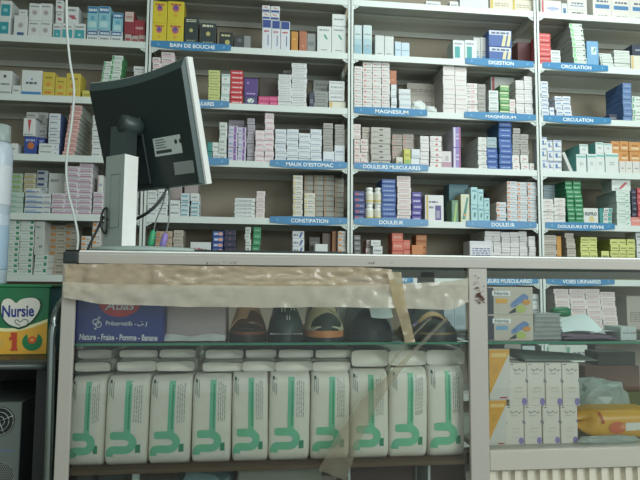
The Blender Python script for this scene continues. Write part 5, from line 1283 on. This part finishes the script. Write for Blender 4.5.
coln = mon_world(mb, 'stand_column')
mb = MB(); hexa(mb, -.034, .022, .004, .040, ztc, ztn, mat('#3a4a49', .45), mat('#26302f', .45)); neck = mon_world(mb, 'stand_neck')
mb = MB(); c_ = SP(.010, .022, ztn+.004); mb.tube([c_-st_u*.001+st_n*.022, c_+st_n*.02, c_-st_n*.012, c_-st_n*.03], [.010, .022, .024, .024], mat('#33403f', .4), 20); mon_world(mb, 'hinge').parent = neck
mb = MB(); cB = SP(.06, .05, 0); n = 36
prof = [(1.0, 0), (1.0, .006), (.9, .011), (.5, .014), (.01, .015)]
rg = [[Vector((cB.x+math.cos(6.2832*k/n)*.135*s, cB.y+math.sin(6.2832*k/n)*.10*s, SB.z+z)) for k in range(n)] for s, z in prof]
mb.add([v for g in rg for v in g], [(i*n+k, i*n+(k+1) % n, (i+1)*n+(k+1) % n, (i+1)*n+k) for i in range(len(prof)-1) for k in range(n)]+[list(range(n))[::-1], [(len(prof)-1)*n+k for k in range(n)]], mat('#8fa09b', .4), True); mon_world(mb, 'stand_base')
mb = MB(); ov = []
for k in range(25):
    t = 6.2832*k/24; ov.append(SP(-.026+.0115*math.cos(t), -.006-.006*abs(math.cos(t)), .079+.032*math.sin(t)))
mb.tube(ov, .0028, mat('#1b2020', .5), 8); mon_world(mb, 'cable_clip').parent = coln

# cables
BKC = mat('#3f4547', .45); GC = mat('#6d7472', .5)
def cable(name, pts, Ys, r, mt, label, cat='cable'):
    W = catmull([at(px, py, y) for (px, py), y in zip(pts, Ys)], 6); o0 = W[-1].copy()
    mb = MB(); mb.tube([p-o0 for p in W], r, mt, 8); o = mb.obj(name, None, o0); tag(o, label, cat); return o
cable('monitor_cable', [(168, 172), (166, 190), (158, 203), (147, 213), (136, 219)], [1.47, 1.44, 1.44, 1.46, 1.52], .0042, BKC, 'thick dark cable curving from monitor back to behind its stand')
PLG = []
def plug(px0, py0, px1, py1, Y, hexcol, cname, pts, Ys, label):
    r0 = empty('computer_plug', at(px1, py1, Y), label, 'cable plug')
    oo = at(px1, py1, Y); A, B = at(px0, py0, Y)-oo, at(px1, py1, Y)-oo
    mb = MB(); mb.tube([A, A.lerp(B, .15), A.lerp(B, .8), B], [.003, .0075, .0085, .006], mat(hexcol, .45), 12); mb.obj('plug_body', r0)
    mb = MB(); W = catmull([at(a, b, y)-oo for (a, b), y in zip(pts, Ys)], 6); mb.tube(W, .0018, GC, 8); mb.obj('cord', r0)
    mb = MB(); mb.tube([B, B+(B-A).normalized()*.006], .0045, mat('#a5a8a4', .3, .8), 10); mb.obj('metal_tip', r0)
plug(153.5, 230, 150, 247, 1.46, '#2f8f62', 'green', [(167, 182), (163, 203), (157, 218), (153.5, 231)], [1.46]*4, 'green computer plug hanging on thin grey cord beside monitor stand')
plug(166, 233, 162, 248, 1.45, '#7f6fae', 'purple', [(168, 182), (169.5, 200), (169, 218), (166, 234)], [1.45]*4, 'purple computer plug hanging right of the green plug')
cable('black_cable', [(104, 216), (98, 228), (92, 240), (87, 251)], [1.42, 1.42, 1.42, 1.42], .0032, mat('#23292a', .5), 'black cable slanting down left of the monitor stand')
cable('hanging_cable', [(66.5, -60), (66.5, 0), (67, 30), (70, 62), (74, 88), (72, 120), (66.5, 162), (68, 190), (74, 215), (78, 236), (77, 251)], [1.42]*11, .0030, mat('#b9c2bf', .5), 'long thin white cable hanging in front of the left shelves')
# thin dark pad on the counter
mb = MB(); a = at(188, 251, 1.36).x; b = at(348, 254, 1.36).x; mb.box(0, 0, 0, b-a, .14, .007, mat('#252b2c', .5), .002)
tag(mb.obj('desk_pad', None, (a, 1.36, TOPZ+.0012)), 'thin dark flat pad lying on the counter right of monitor', 'pad')

# ------------------------------------------------------------------ left side: table, milk powder carton, bottle, tube, computer
Yn = 1.45
ZT = at(20, 355, Yn).z
tbl = empty('side_table', (-.75, 1.40, 0), 'dark low table left of the display counter under the milk powder box', 'table')
xt0, xt1 = -1.25, XL0-.045
def tb(mb, name): return rel(mb, name, tbl, (-.75, 1.40, 0))
mb = MB(); mb.box(xt0, 1.36, ZT-.022, xt1+.02, 1.80, ZT, mat('#35332f', .4), .004); tb(mb, 'table_top')
mb = MB(); mb.tube([(xt0, 1.358, ZT-.014), (xt1+.0, 1.358, ZT-.014)], .008, mat('#3c4443', .35), 10); tb(mb, 'table_edge_highlight')  # grey highlight of the table's front edge, put in as a paler tube
for xx in (xt0, xt1-.03):
    for yy in (1.38, 1.75): mb = MB(); mb.box(xx, yy, 0, xx+.03, yy+.03, ZT-.022, mat('#1a1f1f', .5)); tb(mb, 'leg')
mb = MB(); mb.box(xt0+.03, 1.76, .25, xt1-.03, 1.77, ZT-.03, mat('#141a19', .6)); tb(mb, 'back_panel')
mb = MB(); mb.box(xt0+.0, 1.38, .15, xt1, 1.78, .17, mat('#1a1f1f', .6)); tb(mb, 'lower_shelf')
# milk powder carton
a = at(-22, 320, Yn).x; b = at(48.5, 320, Yn).x; zt = at(20, 287, Yn).z; w = b-a; h = zt-ZT; ox = (a+b)/2
r0 = empty('milk_powder_box', (ox, Yn, ZT), 'green and yellow milk powder box with white heart reading Nursie', 'carton')
def lp2(px, py): p = at(px, py, Yn); return p.x-ox, p.z-ZT
mb = MB(); mb.box(-w/2, 0, 0, w/2, .15, h, mat('#1f6a45', .4), .0015, side=mat('#3a7f84', .5)); mb.obj('carton_body', r0)
mb = MB(); mb.box(-w/2-.003, -.003, h, w/2+.006, .153, h+.006, mat('#1f7a4c', .4), .001); mb.obj('lid', r0)
mb = MB(); Pn = []
for i in range(21):
    u = i/20; Pn.append((-w/2+.002+u*(w-.004), h*(.46-.12*math.sin(u*math.pi*.9+.2)+.06*u)))
vs = [(x, -.0007, .002) for x, z in Pn]+[(x, -.0007, z) for x, z in Pn]; mb.add(vs, [(i, i+1, i+22, i+21) for i in range(20)], mat('#d3a33a', .45))
vs = [(x, -.0010, z-.004) for x, z in Pn]+[(x, -.0010, z+.004) for x, z in Pn]; mb.add(vs, [(i, i+1, i+22, i+21) for i in range(20)], mat('#d9d6a4', .45)); mb.obj('yellow_wave', r0)
HP = [(19, 327.5), (9, 324), (3, 317), (1.5, 308), (3, 301), (7.5, 298.5), (12, 299.5), (16.5, 303), (21, 299.5), (29, 297.8), (36, 298.5), (40, 302.5), (39.5, 309), (35, 317), (28, 324)]
hx = [lp2(*p) for p in HP]
c0 = Vector((sum(p[0] for p in hx)/len(hx), sum(p[1] for p in hx)/len(hx)))
sm = catmull([(p[0], 0, p[1]) for p in hx+[hx[0]]], 5)[:-1]
mb = MB(); mb.add([(c0.x, -.0016, c0.y)]+[(p.x, -.0016, p.z) for p in sm], [(0, 1+i, 1+(i+1) % len(sm)) for i in range(len(sm))], mat('#cfcfc6', .5))
mb.add([(c0.x+.001, -.0013, c0.y)]+[(c0.x+(p.x-c0.x)*1.08+.001, -.0013, c0.y+(p.z-c0.y)*1.09-.001) for p in sm], [(0, 1+i, 1+(i+1) % len(sm)) for i in range(len(sm))], mat('#14432e', .5))
stroke_mb = mb
def stroke2(pts, wd, mt, e=-.0020):
    P = catmull([Vector((lp2(*p)[0], 0, lp2(*p)[1])) for p in pts], 4); L = []
    for i, p in enumerate(P):
        d = (P[min(i+1, len(P)-1)]-P[max(i-1, 0)]).normalized(); q = Vector((-d.z, 0, d.x))*wd; L += [(p.x+q.x, e, p.z+q.z), (p.x-q.x, e, p.z-q.z)]
    mb.add(L, [(2*i, 2*i+1, 2*i+3, 2*i+2) for i in range(len(P)-1)], mt)
stroke2([(20.5, 325.5), (16, 323), (15.5, 320.3), (18, 320), (20.5, 322), (23.5, 319.6), (27.5, 320), (28.5, 322.5), (26, 325.5), (20.5, 327)], .0009, mat('#23463a', .5))
mb.obj('heart_label', r0)
lt('lettering', 'Nursie', 18.5, 311, 32, 12, mat('#23357c', .5), .028, 0, 2, r0, Yn, -.0022, lp2)
mb = MB(); pp = [lp2(*q) for q in ((11, 332.5), (17.5, 332.5), (17, 347.5), (18.5, 350.5), (10, 350.5), (12, 347.5), (12.4, 339.5), (9.6, 340.5), (9.4, 337.5), (11.6, 336.5))]
mb.add([(x, -.0022, z) for x, z in pp], [list(range(10))], mat('#b5432a', .5)); mb.obj('numeral', r0)
mb = MB(); cx, cz2 = lp2(32.5, 341.5); s = 550/Yn
mb.disc(cx, -.0016, cz2, 9/s, 8.5/s, mat('#1f7a48', .5), 28); mb.add([(cx-5/s, -.0019, cz2+9/s), (cx-3.5/s, -.0019, cz2+1/s), (cx+3.5/s, -.0019, cz2+1/s), (cx+5/s, -.0019, cz2+9/s)], [(0, 1, 2, 3)], mat('#d3a33a', .45))
mb.disc(cx, -.0022, cz2+1.5/s, 3.8/s, 3.4/s, mat('#c9502e', .5), 20); mb.disc(cx, -.0024, cz2+1.5/s, 2/s, 1.6/s, mat('#dba04a', .5), 14)
mb.obj('round_emblem', r0)
mb = MB(); mb.disc(lp2(0.5, 343)[0], -.0016, lp2(0.5, 343)[1], 4/s, 4.5/s, mat('#c9a04a', .5), 16)
mb.obj('small_emblem', r0)
# bottle on the box
Yo = Yn+.06; zb_ = ZT+h+.006; cx_ = at(-2, 200, Yo).x; r_ = at(10, 200, Yo).x-cx_
r0 = empty('plastic_bottle', (cx_, Yo, zb_), 'tall pale blue plastic bottle at left edge standing on the milk box', 'bottle')
hb = at(0, 143, Yo).z-zb_; ht = at(0, 126, Yo).z-zb_
mb = MB(); lathe(mb, [(r_*.95, 0), (r_, .006), (r_, hb*.47), (r_*.93, hb*.485), (r_, hb*.5), (r_, hb*.9), (r_*.9, hb*.97), (r_*.72, hb)], mat('#aebcc8', .35, var=.08, scale=18), 28); mb.obj('bottle_body', r0)
mb = MB(); lathe(mb, [(r_*.74, hb), (r_*.76, hb+.004), (r_*.72, ht), (r_*.6, ht+.002)], mat('#8d9a98', .4), 24); mb.obj('cap', r0)
mb = MB(); lathe(mb, [(r_*1.005, hb*.1), (r_*1.01, hb*.11), (r_*1.01, hb*.40), (r_*1.005, hb*.41)], mat('#9cb4c9', .5), 28); lathe(mb, [(r_*1.005, hb*.55), (r_*1.01, hb*.56), (r_*1.01, hb*.82), (r_*1.005, hb*.83)], mat('#c3c9cf', .5), 28); mb.obj('paper_label', r0)
# chrome tube frame
Yt = 1.335
W = catmull([at(61, 301, Yt+.10), at(59.5, 305, Yt+.05), at(56, 316, Yt+.01), at(53, 330, Yt), at(51.8, 350, Yt), at(50.5, 400, Yt), at(48.5, 470, Yt), at(44, 600, Yt)], 6)
zf_ = W[-1].z; dirn = (W[-1]-W[-2]); W.append(W[-1]+dirn*(zf_/-dirn.z)) if zf_ > 0 else None
o0 = W[-1].copy(); r0 = empty('tube_frame', o0, 'bent grey metal tube standing between the side table and display counter', 'metal frame')
mb = MB(); mb.tube([p-o0 for p in W], .0095, mat('#8f9a98', .22, .85), 14); mb.obj('bent_tube', r0)
W2 = [p-o0+Vector((.012, .035, -.004)) for p in W]
mb = MB(); mb.tube(W2, .005, mat('#93b0b0', .3, .3), 10); mb.obj('rear_tube', r0)
mb = MB(); lathe(mb, [(.014, 0), (.015, .004), (.015, .03), (.011, .032)], mat('#1d2221', .6), 14); mb.obj('rubber_foot', r0)
# computer tower
Yw = 1.44; x1 = at(20, 440, Yw).x; x0 = x1-.18; zt = at(10, 402, Yw).z; zb_ = .17
r0 = empty('computer_tower', ((x0+x1)/2, Yw, zb_), 'pale computer tower seen from behind under the side table', 'computer')
def lp3(px, py): p = at(px, py, Yw); return p.x-(x0+x1)/2, p.z-zb_
mb = MB(); mb.box(-.09, 0, 0, .09, .30, zt-zb_, mat('#5f6864', .4), .002, side=mat('#20272a', .5)); mb.obj('case_body', r0)
def grille(px, py, rpx, name):
    cx, cz2 = lp3(px, py); r = rpx/550*Yw; mb = MB(); mb.disc(cx, -.0008, cz2, r, r, mat('#1a2020', .7), 28)
    for q in (.35, .65, .95):
        mb.tube([(cx+r*q*math.cos(6.2832*i/24), -.004, cz2+r*q*math.sin(6.2832*i/24)) for i in range(25)], .0011, mat('#98a29e', .4, .5), 6)
    for q in range(4): an = .4+q*1.5708; mb.tube([(cx, -.004, cz2), (cx+r*math.cos(an), -.004, cz2+r*math.sin(an))], .0011, mat('#98a29e', .4, .5), 6)
    mb.obj(name, r0)
grille(0, 421, 13, 'fan_grille')
cx, cz2 = lp3(1, 476); mb = MB(); mb.disc(cx, -.0008, cz2, .032, .034, mat('#6a726e', .6), 24)
for i in range(-6, 7):
    for j in range(-7, 8):
        x = i*.0048+(j % 2)*.0024; z = j*.0042
        if x*x+z*z < .0009: mb.disc(cx+x, -.0012, cz2+z, .0017, .0017, mat('#161b1b', .8), 6)
mb.obj('vent_holes', r0)
mb = MB()
for q in range(7): x, z = lp3(-1+2.2*q, 452); face_quad(mb, x, z, x+.0035, z+.006, -.0008, mat('#5c6a88', .6))
mb.obj('port_label', r0)

# ------------------------------------------------------------------ 300 largest medicine boxes stay single, the small rest is one object
bpy.context.view_layer.update()
from mathutils.bvhtree import BVHTree
CLEAR = ('front_glass', 'glass_shelf', 'glass_top', 'end_glass', 'packing_tape', 'clear_tape', 'tray')
bv, bf, own = [], [], []
for o in bpy.data.objects:
    if o.type != 'MESH' or o.name.startswith(CLEAR): continue
    b = len(bv); mw = o.matrix_world; bv += [mw @ v.co for v in o.data.vertices]
    for p in o.data.polygons: bf.append([b+i for i in p.vertices]); own.append(o.name)
tree = BVHTree.FromPolygons(bv, bf); seen = {}
for iy in range(0, 480, 2):
    for ix in range(0, 640, 2):
        d = (FW+RT*((ix+1-320)/F_PX)+UP*((240-iy-1)/F_PX)).normalized()
        fi = tree.ray_cast(Vector((0, 0, CZ)), d)[2]
        if fi is not None: seen[own[fi]] = seen.get(own[fi], 0)+1
boxes = [o for o in bpy.data.objects if o.name.startswith('medicine_box') and o.parent is None and 'label' in o]
boxes.sort(key=lambda o: -seen.get(o.name, 0))
rest = boxes[300:]; sv = []; sf = []; smi = []; smats = []
for o in rest:
    if seen.get(o.name, 0) > 0 or o.location.z > .6:
        b = len(sv); mw = o.matrix_world; sv += [tuple(mw @ v.co-Vector((0, YF, 1))) for v in o.data.vertices]
        km = []
        for m_ in o.data.materials:
            if m_ not in smats: smats.append(m_)
            km.append(smats.index(m_))
        for p in o.data.polygons: sf.append([b+i for i in p.vertices]); smi.append(km[p.material_index])
print('BOXES', len(boxes), 'merged', len(rest), 'smallest kept px', seen.get(boxes[299].name, 0)*4)
for o in rest:
    for c_ in list(o.children): bpy.data.objects.remove(c_)
    bpy.data.objects.remove(o)
me = bpy.data.meshes.new('medicine_box_stock'); me.from_pydata(sv, [], sf)
for m_ in smats: me.materials.append(m_)
for p, k in zip(me.polygons, smi): p.material_index = k
me.update(); o = bpy.data.objects.new('medicine_box_stock', me); C.objects.link(o); o.location = (0, YF, 1)
tag(o, 'mass of smaller medicine boxes stacked and tucked behind others along the wall shelves', 'medicine boxes', None, 'stuff')
